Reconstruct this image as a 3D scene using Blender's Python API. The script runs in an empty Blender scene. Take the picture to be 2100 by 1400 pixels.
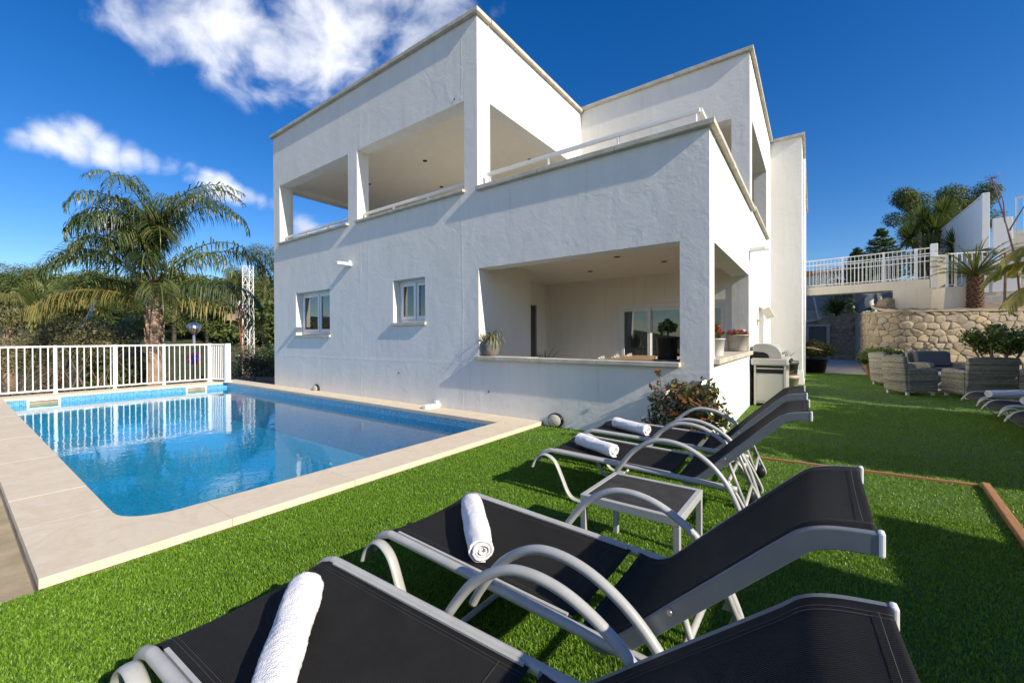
import bpy, bmesh, math, random
import numpy as np
from mathutils import Vector, Matrix
R = math.radians
SC = bpy.context.scene
COL = SC.collection
random.seed(7)
RNG = np.random.default_rng(11)

# ------------------------------------------------------------------ camera, sky, sun, exposure
cam_d = bpy.data.cameras.new('camera')
cam = bpy.data.objects.new('camera', cam_d)
COL.objects.link(cam)
SC.camera = cam
cam_d.sensor_width = 36.0
cam_d.lens = 14.513
cam_d.shift_x = -0.0005
cam_d.shift_y = -0.0018
cam_d.clip_start = 0.05
cam_d.clip_end = 3000
yaw, pitch, roll = R(36.0396), R(-0.278), R(-0.2357)
F = Vector((-math.sin(yaw) * math.cos(pitch), math.cos(yaw) * math.cos(pitch), math.sin(pitch)))
Rt = Vector((math.cos(yaw), math.sin(yaw), 0))
Up = Rt.cross(F)
Rt, Up = Rt * math.cos(roll) + Up * math.sin(roll), Up * math.cos(roll) - Rt * math.sin(roll)
cam.matrix_world = Matrix(((Rt.x, Up.x, -F.x, 0), (Rt.y, Up.y, -F.y, 0), (Rt.z, Up.z, -F.z, 1.3), (0, 0, 0, 1)))

SUN_DIR = Vector((1.72, -0.16, 1.0)).normalized()
SUN_EL = math.asin(SUN_DIR.z)
SUN_AZ = math.atan2(SUN_DIR.x, SUN_DIR.y)      # clockwise from +Y
SC.view_settings.view_transform = 'Standard'
SC.view_settings.look = 'None'
SC.view_settings.exposure = 0.72
SC.view_settings.gamma = 1.0
SC.cycles.max_bounces = 8
SC.cycles.transparent_max_bounces = 24
SC.cycles.caustics_reflective = False
SC.cycles.caustics_refractive = False

sun_d = bpy.data.lights.new('sun', 'SUN')
sun_d.energy = 4.1
sun_d.angle = R(0.5)
sun_d.color = (1.0, 0.895, 0.73)
sun = bpy.data.objects.new('sun', sun_d)
COL.objects.link(sun)
sun.rotation_euler = SUN_DIR.to_track_quat('Z', 'Y').to_euler()


class NT:
    """tiny node-tree helper"""
    def __init__(s, tree):
        s.t = tree; s.n = tree.nodes; s.l = tree.links

    def node(s, typ, inputs=None, **kw):
        n = s.n.new(typ)
        for k, v in kw.items(): setattr(n, k, v)
        for k, v in (inputs or {}).items():
            if isinstance(v, bpy.types.NodeSocket): s.l.new(v, n.inputs[k])
            else: n.inputs[k].default_value = v
        return n

    def math(s, op, a, b=None, c=None, clamp=False):
        d = {0: a}
        if b is not None: d[1] = b
        if c is not None: d[2] = c
        return s.node('ShaderNodeMath', d, operation=op, use_clamp=clamp).outputs[0]

    def ramp(s, fac, stops):
        n = s.node('ShaderNodeValToRGB', {0: fac})
        e = n.color_ramp.elements
        while len(e) < len(stops): e.new(0.5)
        for i, (p, c) in enumerate(stops):
            e[i].position = p
            e[i].color = (*c, 1) if len(c) == 3 else c
        return n.outputs[0]

    def mix(s, fac, a, b, mode='MIX'):
        n = s.node('ShaderNodeMix', data_type='RGBA', blend_type=mode)
        for k, v in ((0, fac), (6, a), (7, b)):
            if isinstance(v, bpy.types.NodeSocket): s.l.new(v, n.inputs[k])
            else: n.inputs[k].default_value = v if k == 0 else ((*v, 1) if len(v) == 3 else v)
        return n.outputs[2]


world = bpy.data.worlds.new('World')
SC.world = world
world.use_nodes = True
W = NT(world.node_tree)
for n in list(W.n): W.n.remove(n)
sky = W.node('ShaderNodeTexSky', sky_type='NISHITA', sun_disc=False, sun_elevation=SUN_EL, sun_rotation=SUN_AZ)
sky.altitude = 0; sky.air_density = 1.0; sky.dust_density = 0.25; sky.ozone_density = 4.0
SKY_STRENGTH = 0.10
hsv = W.node('ShaderNodeHueSaturation', {'Hue': 0.511, 'Saturation': 1.34, 'Value': 0.90, 'Fac': 1.0, 'Color': sky.outputs[0]})
gen = W.node('ShaderNodeTexCoord').outputs['Generated']
dirn = W.node('ShaderNodeVectorMath', {0: gen}, operation='NORMALIZE').outputs[0]
# clouds: soft clumps around fixed compass directions, broken up by fractal noise
CLOUDS = [((-.855, .162, .493), .045, .7), ((-.845, .19, .50), .055, .85), ((-.82, .25, .52), .07, .9), ((-.80, .287, .525), .075, .95), ((-.784, .34, .515), .06, .9),
          ((-.77, .385, .503), .045, .8), ((-.745, .40, .53), .07, .95), ((-.72, .41, .56), .09, 1.0), ((-.693, .447, .565), .08, .95), ((-.66, .47, .585), .08, .9), ((-.625, .504, .6), .08, .9), ((-.567, .548, .62), .06, .8),
          ((-.835, .28, .475), .028, .6), ((-.49, .613, .62), .035, .5), ((-.765, .41, .48), .02, .55),
          ((-.952, .067, .300), .020, .75), ((-.946, .095, .308), .026, .9), ((-.943, .121, .310), .028, .95), ((-.936, .135, .325), .022, .85), ((-.938, .155, .309), .026, .95), ((-.933, .188, .308), .022, .9),
          ((-.928, .21, .309), .021, .8), ((-.921, .236, .309), .021, .72), ((-.915, .264, .303), .021, .66), ((-.91, .285, .297), .021, .70), ((-.905, .31, .288), .022, .76), ((-.90, .332, .28), .022, .74), ((-.893, .353, .279), .020, .70), ((-.887, .372, .276), .018, .66), ((-.879, .392, .273), .018, .64),
          ((-.943, .075, .329), .010, .55), ((-.968, .157, .198), .026, .85), ((-.96, .18, .19), .02, .7), ((-.865, .442, .235), .028, .85), ((-.84, .49, .22), .025, .8), ((-.93, .32, .13), .04, .55),
          # unseen cloud banks behind the viewer, added as white fill for the front wall
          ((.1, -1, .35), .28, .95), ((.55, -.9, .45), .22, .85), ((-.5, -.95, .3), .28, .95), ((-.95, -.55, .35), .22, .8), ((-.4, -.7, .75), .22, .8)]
acc = None
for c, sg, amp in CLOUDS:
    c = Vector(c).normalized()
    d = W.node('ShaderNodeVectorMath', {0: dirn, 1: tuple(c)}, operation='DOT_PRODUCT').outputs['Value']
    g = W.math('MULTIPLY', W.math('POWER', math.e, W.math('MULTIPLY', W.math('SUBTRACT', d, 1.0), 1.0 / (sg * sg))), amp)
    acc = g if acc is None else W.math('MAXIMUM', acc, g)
mp = W.node('ShaderNodeMapping', {'Vector': dirn, 'Rotation': (0, 0, R(30)), 'Scale': (4.0, 6.0, 7.5)}).outputs[0]
n1 = W.node('ShaderNodeTexNoise', {'Vector': mp, 'Scale': 1.9, 'Detail': 6.5, 'Roughness': 0.53, 'Distortion': 0.3}).outputs[0]
n2 = W.node('ShaderNodeTexNoise', {'Vector': mp, 'Scale': 0.9, 'Detail': 5.0, 'Roughness': 0.55}).outputs[0]
dens = W.math('ADD', acc, W.math('MULTIPLY', W.math('SUBTRACT', n1, 0.5), 1.75))
cov = W.node('ShaderNodeMapRange', {0: dens, 1: 0.38, 2: 1.22, 3: 0.0, 4: 0.92}, interpolation_type='SMOOTHSTEP').outputs[0]
cov = W.math('MULTIPLY', cov, W.node('ShaderNodeMapRange', {0: acc, 1: 0.05, 2: 0.35, 3: 0.0, 4: 1.0}, interpolation_type='SMOOTHSTEP').outputs[0])
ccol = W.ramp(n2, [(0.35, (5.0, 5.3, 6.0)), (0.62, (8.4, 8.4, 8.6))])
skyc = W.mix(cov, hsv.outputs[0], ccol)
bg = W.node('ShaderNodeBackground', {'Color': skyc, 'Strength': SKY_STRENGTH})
wo = W.node('ShaderNodeOutputWorld', {'Surface': bg.outputs[0]})

# ------------------------------------------------------------------ object helpers
def tag(o, label=None, cat=None, group=None, kind=None):
    if label: o['label'] = label
    if cat: o['category'] = cat
    if group: o['group'] = group
    if kind: o['kind'] = kind
    return o


def empty(name, loc=(0, 0, 0), rz=0.0, label=None, cat=None, group=None):
    o = bpy.data.objects.new(name, None)
    o.empty_display_size = 0.1
    o.location = loc; o.rotation_euler = (0, 0, rz)
    COL.objects.link(o)
    return tag(o, label, cat, group)


def copy_tree(o, parent=None):
    c = o.copy()
    COL.objects.link(c)
    if parent is not None: c.parent = parent
    for ch in list(o.children): copy_tree(ch, c)
    return c


def link(name, me, m, parent=None, smooth=False):
    o = bpy.data.objects.new(name, me)
    COL.objects.link(o)
    if m is not None: me.materials.append(m)
    if parent is not None: o.parent = parent
    if smooth: me.polygons.foreach_set('use_smooth', [True] * len(me.polygons))
    return o


class MB:
    """collects simple solids into one mesh"""
    def __init__(s): s.v = []; s.f = []; s.sm = []

    def add(s, vs, fs, smooth=False):
        b = len(s.v)
        s.v += [tuple(x) for x in vs]
        s.f += [tuple(i + b for i in f) for f in fs]
        s.sm += [smooth] * len(fs)
        return s

    def box(s, x0, x1, y0, y1, z0, z1, rot=None):
        vs = [(x, y, z) for z in (z0, z1) for y in (y0, y1) for x in (x0, x1)]
        if rot is not None: vs = [rot @ Vector(p) for p in vs]
        return s.add(vs, [(0, 2, 3, 1), (4, 5, 7, 6), (0, 1, 5, 4), (2, 6, 7, 3), (0, 4, 6, 2), (1, 3, 7, 5)])

    def bar(s, p, q, w, h, up=(0, 0, 1)):
        """rectangular bar from p to q, w wide, h tall"""
        p, q = Vector(p), Vector(q)
        d = (q - p).normalized(); up = Vector(up)
        if abs(d.dot(up)) > 0.98: up = Vector((1, 0, 0))
        sd = d.cross(up).normalized(); u2 = sd.cross(d)
        vs = []
        for c in (p, q):
            for a, b in ((-1, -1), (1, -1), (1, 1), (-1, 1)):
                vs.append(c + sd * (a * w / 2) + u2 * (b * h / 2))
        return s.add(vs, [(3, 2, 1, 0), (4, 5, 6, 7), (0, 1, 5, 4), (1, 2, 6, 5), (2, 3, 7, 6), (3, 0, 4, 7)])

    def tube(s, pts, r, n=8, flat=1.0, up=(0, 0, 1), smooth=True):
        pts = [Vector(p) for p in pts]
        rs = r if isinstance(r, (list, tuple)) else [r] * len(pts)
        vs, fs = [], []
        prev = None
        for i, p in enumerate(pts):
            d = (pts[min(i + 1, len(pts) - 1)] - pts[max(i - 1, 0)]).normalized()
            u = Vector(up) if prev is None else prev
            u = u - d * u.dot(d)
            if u.length < 1e-3:
                u = Vector((1, 0, 0)) - d * d.x
            u.normalize(); prev = u
            w = d.cross(u)
            for k in range(n):
                a = 2 * math.pi * k / n
                vs.append(p + (u * math.cos(a) * flat + w * math.sin(a)) * rs[i])
        m = len(pts)
        for i in range(m - 1):
            for k in range(n):
                k2 = (k + 1) % n
                fs.append((i * n + k, i * n + k2, (i + 1) * n + k2, (i + 1) * n + k))
        s.add(vs, fs, smooth)
        b = len(s.v) - len(vs)
        s.f += [tuple(b + k for k in reversed(range(n))), tuple(b + (m - 1) * n + k for k in range(n))]
        s.sm += [False, False]
        return s

    def lathe(s, prof, c=(0, 0, 0), n=20, smooth=True, cap=True, sx=1.0, sy=1.0):
        vs, fs = [], []
        for r, z in prof:
            for k in range(n):
                a = 2 * math.pi * k / n
                vs.append((c[0] + r * math.cos(a) * sx, c[1] + r * math.sin(a) * sy, c[2] + z))
        m = len(prof)
        for i in range(m - 1):
            for k in range(n):
                k2 = (k + 1) % n
                fs.append((i * n + k, i * n + k2, (i + 1) * n + k2, (i + 1) * n + k))
        s.add(vs, fs, smooth)
        if cap:
            b = len(s.v) - len(vs)
            s.f += [tuple(b + k for k in reversed(range(n))), tuple(b + (m - 1) * n + k for k in range(n))]
            s.sm += [False, False]
        return s

    def prism(s, poly, vec, smooth=False):
        """polygon (3-D points) pushed along vec"""
        n = len(poly); vec = Vector(vec)
        vs = [Vector(p) for p in poly] + [Vector(p) + vec for p in poly]
        fs = [tuple(reversed(range(n))), tuple(range(n, 2 * n))]
        s.add(vs, fs, False)
        b = len(s.v) - 2 * n
        for k in range(n):
            k2 = (k + 1) % n
            s.f.append((b + k, b + k2, b + n + k2, b + n + k)); s.sm.append(smooth)
        return s

    def build(s, name, m, parent=None, bevel=0.0, loc=None, recalc=True):
        me = bpy.data.meshes.new(name)
        me.from_pydata(s.v, [], s.f)
        me.polygons.foreach_set('use_smooth', s.sm)
        me.update()
        if recalc:
            bm = bmesh.new(); bm.from_mesh(me)
            bmesh.ops.recalc_face_normals(bm, faces=bm.faces)
            bm.to_mesh(me); bm.free()
        o = link(name, me, m, parent)
        if loc is not None: o.location = loc
        if bevel:
            b = o.modifiers.new('bevel', 'BEVEL'); b.width = bevel; b.segments = 2; b.limit_method = 'ANGLE'; b.angle_limit = R(40)
        return o


def npmesh(name, V, Fq, m, parent=None, attr=None, smooth=False):
    """mesh from numpy arrays; Fq is (n,3) or (n,4); attr = one value per face"""
    me = bpy.data.meshes.new(name)
    n, k = Fq.shape
    me.vertices.add(len(V)); me.vertices.foreach_set('co', np.ascontiguousarray(V, dtype=np.float32).ravel())
    me.loops.add(n * k); me.loops.foreach_set('vertex_index', np.ascontiguousarray(Fq, dtype=np.int32).ravel())
    me.polygons.add(n); me.polygons.foreach_set('loop_start', np.arange(0, n * k, k, dtype=np.int32))
    me.update(calc_edges=True)
    if attr is not None:
        a = me.attributes.new('rnd', 'FLOAT', 'FACE')
        a.data.foreach_set('value', np.ascontiguousarray(attr, dtype=np.float32))
    o = link(name, me, m, parent, smooth)
    return o


def bez(pts, n=8):
    """smooth polyline through points (Catmull-Rom)"""
    P = [Vector(p) for p in pts]
    out = []
    for i in range(len(P) - 1):
        p0 = P[max(i - 1, 0)]; p1 = P[i]; p2 = P[i + 1]; p3 = P[min(i + 2, len(P) - 1)]
        for k in range(n):
            t = k / n
            out.append(0.5 * ((2 * p1) + (p2 - p0) * t + (2 * p0 - 5 * p1 + 4 * p2 - p3) * t * t + (3 * p1 - p0 - 3 * p2 + p3) * t ** 3))
    out.append(P[-1])
    return out


# ------------------------------------------------------------------ materials
def new_mat(name):
    m = bpy.data.materials.new(name); m.use_nodes = True
    t = NT(m.node_tree)
    bs = t.n['Principled BSDF']
    return m, t, bs


def mat(name, col, rough=0.6, metal=0.0, var=0.12, vscale=6.0, bump=0.0, bscale=60.0, spec=0.5, col2=None, detail=6.0, dist=0.01, stretch=None):
    m, t, bs = new_mat(name)
    co = t.node('ShaderNodeTexCoord').outputs['Object']
    if stretch: co = t.node('ShaderNodeMapping', {'Vector': co, 'Scale': stretch}).outputs[0]
    nz = t.node('ShaderNodeTexNoise', {'Vector': co, 'Scale': vscale, 'Detail': detail, 'Roughness': 0.6}).outputs[0]
    c2 = col2 if col2 else tuple(c * (1 - 2 * var) for c in col)
    t.l.new(t.ramp(nz, [(0.35, c2), (0.65, col)]), bs.inputs['Base Color'])
    bs.inputs['Roughness'].default_value = rough
    bs.inputs['Metallic'].default_value = metal
    bs.inputs['Specular IOR Level'].default_value = spec
    if bump:
        nb = t.node('ShaderNodeTexNoise', {'Vector': co, 'Scale': bscale, 'Detail': 5.0, 'Roughness': 0.6}).outputs[0]
        b = t.node('ShaderNodeBump', {'Strength': bump, 'Distance': dist, 'Height': nb})
        t.l.new(b.outputs[0], bs.inputs['Normal'])
    return m


def leaf_mat(name, stops, rough=0.45, trans=0.3, spec=0.4):
    """leaves: colour differs from leaf to leaf (a value stored per leaf)"""
    m, t, bs = new_mat(name)
    at = t.node('ShaderNodeAttribute', attribute_name='rnd').outputs['Fac']
    c = t.ramp(at, stops)
    t.l.new(c, bs.inputs['Base Color'])
    bs.inputs['Roughness'].default_value = rough
    bs.inputs['Specular IOR Level'].default_value = spec
    tr = t.node('ShaderNodeBsdfTranslucent', {'Color': t.mix(0.35, c, (0.35, 0.5, 0.05))})
    mx = t.node('ShaderNodeMixShader', {0: trans, 1: bs.outputs[0], 2: tr.outputs[0]})
    t.l.new(mx.outputs[0], t.n['Material Output'].inputs[0])
    return m


def schlick(t, f0, normal=None):
    lw = t.node('ShaderNodeLayerWeight', {'Blend': 0.5, **({'Normal': normal} if normal is not None else {})})
    return t.math('ADD', t.math('MULTIPLY', t.math('POWER', lw.outputs['Facing'], 5.0), 1.0 - f0), f0, clamp=True)


M = {}
def stucco(name, col, fine=0.35, wave=0.5):
    m, t, bs = new_mat(name)
    co = t.node('ShaderNodeTexCoord').outputs['Object']
    a = t.node('ShaderNodeTexNoise', {'Vector': co, 'Scale': 17.0, 'Detail': 6.0, 'Roughness': 0.68, 'Distortion': 0.4}).outputs[0]
    b = t.node('ShaderNodeTexNoise', {'Vector': co, 'Scale': 2.6, 'Detail': 5.0, 'Roughness': 0.6, 'Distortion': 0.8}).outputs[0]
    h = t.math('ADD', t.math('MULTIPLY', a, 0.55), t.math('MULTIPLY', b, 1.6))
    if name == 'white_stucco':
        sp = t.node('ShaderNodeSeparateXYZ', {0: co})
        wob = t.math('MULTIPLY', t.math('SUBTRACT', b, 0.5), 0.10)
        for ax, at_, wd in ((0, -7.80, .02), (0, -7.52, .012), (0, -4.86, .02), (2, 0.86, .03)):
            d_ = t.math('ABSOLUTE', t.math('SUBTRACT', t.math('ADD', sp.outputs[ax], wob), at_))
            rg_ = t.node('ShaderNodeMapRange', {0: d_, 1: 0.0, 2: wd * 1.6, 3: 0.5, 4: 0.0}, interpolation_type='SMOOTHSTEP').outputs[0]
            h = t.math('ADD', h, t.math('MULTIPLY', rg_, t.math('MULTIPLY', a, 1.2)))
    bp = t.node('ShaderNodeBump', {'Strength': min(1.0, fine * 1.45), 'Distance': 0.018 * wave, 'Height': h})
    t.l.new(bp.outputs[0], bs.inputs['Normal'])
    st = t.node('ShaderNodeTexNoise', {'Vector': t.node('ShaderNodeMapping', {'Vector': co, 'Scale': (1.2, 1.2, 0.35)}).outputs[0], 'Scale': 1.6, 'Detail': 7.0, 'Roughness': 0.65}).outputs[0]
    streak = t.node('ShaderNodeTexNoise', {'Vector': t.node('ShaderNodeMapping', {'Vector': co, 'Scale': (9.0, 9.0, 0.5)}).outputs[0], 'Scale': 1.0, 'Detail': 5.0, 'Roughness': 0.7}).outputs[0]
    c = t.ramp(st, [(0.3, tuple(c * 0.92 for c in col)), (0.6, col)])
    t.l.new(t.mix(1.0, c, t.ramp(streak, [(0.28, (0.90, 0.90, 0.89)), (0.46, (1, 1, 1))]), 'MULTIPLY'), bs.inputs['Base Color'])
    bs.inputs['Roughness'].default_value = 0.85
    bs.inputs['Specular IOR Level'].default_value = 0.2
    return m

M['stucco'] = stucco('white_stucco', (0.80, 0.785, 0.74))
M['inside'] = stucco('inner_render', (0.83, 0.80, 0.72), 0.12, 0.3)
M['soffit'] = mat('soffit_paint', (0.82, 0.77, 0.67), 0.45, var=0.02)
M['cap'] = mat('capstone', (0.62, 0.57, 0.47), 0.7, var=0.15, vscale=5, bump=0.2, bscale=30, col2=(0.45, 0.41, 0.33))
M['white'] = mat('white_metal', (0.82, 0.82, 0.80), 0.35, var=0.02, vscale=3)
M['pvc'] = mat('white_frame', (0.80, 0.80, 0.79), 0.3, var=0.02)
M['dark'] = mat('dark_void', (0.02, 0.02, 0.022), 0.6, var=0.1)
M['black'] = mat('black_plastic', (0.016, 0.016, 0.017), 0.4, var=0.1, spec=0.25)
M['alu'] = mat('grey_lounger_metal', (0.43, 0.44, 0.43), 0.38, metal=0.0, var=0.06, vscale=14, bump=0.05, bscale=90, spec=0.55)
M['alud'] = mat('lounger_side_beam', (0.165, 0.185, 0.198), 0.36, var=0.05, vscale=10, spec=0.5)
M['steel'] = mat('brushed_steel', (0.55, 0.55, 0.53), 0.3, metal=0.85, var=0.05)
M['grill'] = mat('grill_enamel', (0.56, 0.55, 0.50), 0.38, metal=0.25, var=0.04, vscale=4)
M['rust'] = mat('rusty_red_steel', (0.33, 0.10, 0.06), 0.7, var=0.2)
M['concrete'] = mat('pale_concrete', (0.60, 0.58, 0.54), 0.85, var=0.1, vscale=3, bump=0.2, bscale=40)
M['cream'] = stucco('cream_render', (0.72, 0.67, 0.55), 0.2, 0.4)
M['wood'] = mat('edging_wood', (0.40, 0.20, 0.075), 0.7, var=0.2, vscale=9, bump=0.2, bscale=50, col2=(0.30, 0.14, 0.06), stretch=(1, 6, 6))
M['teak'] = mat('table_teak', (0.40, 0.25, 0.13), 0.5, var=0.15, vscale=8, stretch=(1, 10, 1))
M['sand'] = mat('sandy_soil', (0.44, 0.37, 0.27), 0.95, var=0.12, vscale=3, bump=0.5, bscale=50, col2=(0.30, 0.25, 0.17))
M['soil'] = mat('dry_slope_soil', (0.30, 0.22, 0.15), 0.95, var=0.2, vscale=2.5, bump=0.6, bscale=14, dist=0.05, col2=(0.17, 0.13, 0.09))
M['asphalt'] = mat('asphalt', (0.055, 0.055, 0.055), 0.9, var=0.15, vscale=2, bump=0.2, bscale=80)
M['hillsoil'] = mat('scrub_hillside', (0.06, 0.072, 0.03), 0.95, var=0.3, vscale=0.5, bump=0.6, bscale=1.2, dist=0.6, col2=(0.028, 0.038, 0.016))
M['bark'] = mat('bark', (0.19, 0.14, 0.10), 0.9, var=0.25, vscale=12, bump=0.6, bscale=25, stretch=(1, 1, 0.4))
M['palmbark'] = mat('palm_bark', (0.42, 0.30, 0.21), 0.9, var=0.25, vscale=7, bump=0.7, bscale=14, dist=0.04, col2=(0.20, 0.14, 0.10), stretch=(1, 1, 0.45))
M['cycadbark'] = mat('cycad_bark', (0.15, 0.085, 0.05), 0.95, var=0.3, vscale=12, bump=0.6, bscale=20, dist=0.03)
M['terracotta'] = mat('terracotta', (0.42, 0.17, 0.09), 0.8, var=0.1, bump=0.15)
M['greypot'] = mat('grey_stone_pot', (0.20, 0.185, 0.165), 0.8, var=0.15, vscale=10, bump=0.3, bscale=40)
M['palepot'] = mat('pale_ribbed_pot', (0.58, 0.54, 0.47), 0.8, var=0.15, vscale=8, bump=0.3, bscale=10, stretch=(1, 1, 9))
M['beigepot'] = mat('beige_planter', (0.50, 0.43, 0.34), 0.6, var=0.05)
M['slate'] = mat('dark_planter', (0.09, 0.09, 0.085), 0.55, var=0.1)
M['cushion'] = mat('charcoal_cushion', (0.17, 0.18, 0.20), 0.9, var=0.1, vscale=30, bump=0.2, bscale=200)
M['curtain'] = mat('sheer_curtain', (0.55, 0.54, 0.50), 0.9, var=0.06)
M['slat'] = mat('grey_slat_fence', (0.15, 0.16, 0.17), 0.55, var=0.08)
M['galv'] = mat('galvanised_pole', (0.45, 0.47, 0.48), 0.4, metal=0.6, var=0.1)
M['red'] = mat('sign_red', (0.62, 0.03, 0.04), 0.4, var=0.03)
M['blue'] = mat('sign_blue', (0.05, 0.17, 0.72), 0.4, var=0.03)
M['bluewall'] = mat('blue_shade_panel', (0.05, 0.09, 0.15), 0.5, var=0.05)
M['greywood'] = mat('grey_wood_door', (0.17, 0.155, 0.14), 0.7, var=0.15, vscale=4, stretch=(8, 8, 1))
M['rock'] = mat('pale_rock', (0.38, 0.30, 0.20), 0.95, var=0.2, vscale=3, bump=0.7, bscale=8, dist=0.06)
M['whitepot'] = mat('white_pot', (0.72, 0.70, 0.66), 0.5, var=0.05)

# towel: terry cloth
m, t, bs = new_mat('white_terry')
co = t.node('ShaderNodeTexCoord').outputs['Object']
nb = t.node('ShaderNodeTexVoronoi', {'Vector': co, 'Scale': 260.0}).outputs[0]
nb2 = t.node('ShaderNodeTexNoise', {'Vector': co, 'Scale': 30.0, 'Detail': 4.0}).outputs[0]
b = t.node('ShaderNodeBump', {'Strength': 0.75, 'Distance': 0.004, 'Height': t.math('ADD', nb, t.math('MULTIPLY', nb2, 2.0))})
t.l.new(b.outputs[0], bs.inputs['Normal'])
bs.inputs['Base Color'].default_value = (0.83, 0.82, 0.84, 1); bs.inputs['Roughness'].default_value = 0.95
bs.inputs['Sheen Weight'].default_value = 0.3; bs.inputs['Specular IOR Level'].default_value = 0.1
M['towel'] = m

# textilene mesh fabric: fine ribs, slightly see-through
m, t, bs = new_mat('black_mesh_fabric')
co = t.node('ShaderNodeTexCoord').outputs['Object']
wv = t.node('ShaderNodeTexWave', {'Vector': co, 'Scale': 62.0, 'Distortion': 0.0}, wave_type='BANDS', bands_direction='Y').outputs['Fac']
nz = t.node('ShaderNodeTexNoise', {'Vector': co, 'Scale': 5.0, 'Detail': 8.0, 'Roughness': 0.7}).outputs[0]
c = t.mix(wv, t.ramp(nz, [(0.3, (0.024, 0.024, 0.024)), (0.75, (0.043, 0.043, 0.041))]), (0.012, 0.012, 0.013))
t.l.new(c, bs.inputs['Base Color'])
bs.inputs['Roughness'].default_value = 0.6; bs.inputs['Specular IOR Level'].default_value = 0.10
b = t.node('ShaderNodeBump', {'Strength': 0.35, 'Distance': 0.002, 'Height': wv})
t.l.new(b.outputs[0], bs.inputs['Normal'])
tr = t.node('ShaderNodeBsdfTransparent', {'Color': (0.9, 0.9, 0.9, 1)})
mx = t.node('ShaderNodeMixShader', {0: 0.07, 1: bs.outputs[0], 2: tr.outputs[0]})
t.l.new(mx.outputs[0], t.n['Material Output'].inputs[0])
M['mesh'] = m
M['seam'] = mat('stitching', (0.09, 0.085, 0.08), 0.8, var=0.1)

# wicker: woven bands
m, t, bs = new_mat('grey_wicker')
co = t.node('ShaderNodeTexCoord').outputs['Object']
sx = t.node('ShaderNodeSeparateXYZ', {0: co})
hv = t.math('ADD', sx.outputs[0], sx.outputs[1])
cv = t.node('ShaderNodeCombineXYZ', {0: hv, 1: sx.outputs[2], 2: 0.0}).outputs[0]
br = t.node('ShaderNodeTexBrick', {'Vector': cv, 'Scale': 1.0, 'Mortar Size': 0.004, 'Mortar Smooth': 0.4, 'Brick Width': 0.055, 'Row Height': 0.019, 'Bias': 0.0,
           'Color1': (0.60, 0.575, 0.49, 1), 'Color2': (0.36, 0.345, 0.30, 1), 'Mortar': (0.035, 0.033, 0.03, 1)})
bandn = t.node('ShaderNodeTexNoise', {'Vector': t.node('ShaderNodeMapping', {'Vector': co, 'Scale': (0.3, 0.3, 24.0)}).outputs[0], 'Scale': 1.0, 'Detail': 2.0}).outputs[0]
t.l.new(t.mix(0.75, br.outputs[0], t.ramp(bandn, [(0.42, (0.45, 0.45, 0.44)), (0.6, (1.35, 1.32, 1.2))]), 'MULTIPLY'), bs.inputs['Base Color'])
b = t.node('ShaderNodeBump', {'Strength': 0.8, 'Distance': 0.006, 'Height': t.math('SUBTRACT', 1.0, br.outputs['Fac'])})
t.l.new(b.outputs[0], bs.inputs['Normal'])
bs.inputs['Roughness'].default_value = 0.6
M['wicker'] = m

# pool stone coping: slabs with faint joints and tan veining
m, t, bs = new_mat('pool_coping_stone')
co = t.node('ShaderNodeTexCoord').outputs['Object']
n0 = t.node('ShaderNodeTexNoise', {'Vector': t.node('ShaderNodeMapping', {'Vector': co, 'Scale': (1.0, 1.0, 1.0)}).outputs[0], 'Scale': 2.4, 'Detail': 8.0, 'Roughness': 0.62, 'Distortion': 0.8}).outputs[0]
n1_ = t.node('ShaderNodeTexNoise', {'Vector': co, 'Scale': 26.0, 'Detail': 5.0, 'Roughness': 0.7}).outputs[0]
c = t.ramp(n0, [(0.30, (0.65, 0.56, 0.425)), (0.46, (0.675, 0.59, 0.465)), (0.54, (0.635, 0.535, 0.395)), (0.60, (0.68, 0.595, 0.47)), (0.75, (0.65, 0.565, 0.44))])
c = t.mix(0.25, c, t.ramp(n1_, [(0.35, (0.75, 0.72, 0.66)), (0.65, (1.05, 1.03, 1.0))]), 'MULTIPLY')
t.l.new(c, bs.inputs['Base Color']); bs.inputs['Roughness'].default_value = 0.75
b = t.node('ShaderNodeBump', {'Strength': 0.12, 'Distance': 0.006, 'Height': n1_}); t.l.new(b.outputs[0], bs.inputs['Normal'])
M['coping'] = m


def mosaic(name, axes, dark, light, joint):
    m, t, bs = new_mat(name)
    co = t.node('ShaderNodeTexCoord').outputs['Object']
    sx = t.node('ShaderNodeSeparateXYZ', {0: co})
    cv = t.node('ShaderNodeCombineXYZ', {0: sx.outputs[axes[0]], 1: sx.outputs[axes[1]], 2: 0.0}).outputs[0]
    br = t.node('ShaderNodeTexBrick', {'Vector': cv, 'Scale': 1.0, 'Mortar Size': 0.0022, 'Mortar Smooth': 0.2, 'Brick Width': 0.026, 'Row Height': 0.026,
               'Color1': (*dark, 1), 'Color2': (*light, 1), 'Mortar': (*joint, 1)}, offset=0.0)
    t.l.new(br.outputs[0], bs.inputs['Base Color'])
    bs.inputs['Roughness'].default_value = 0.25
    return m

TD, TL, TJ = (0.02, 0.20, 0.42), (0.10, 0.44, 0.66), (0.30, 0.50, 0.62)
M['tile_xy'] = mosaic('pool_mosaic_floor', (0, 1), TD, TL, TJ)
M['tile_xz'] = mosaic('pool_mosaic_long_side', (0, 2), TD, TL, TJ)
M['tile_yz'] = mosaic('pool_mosaic_short_side', (1, 2), TD, TL, TJ)

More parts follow.
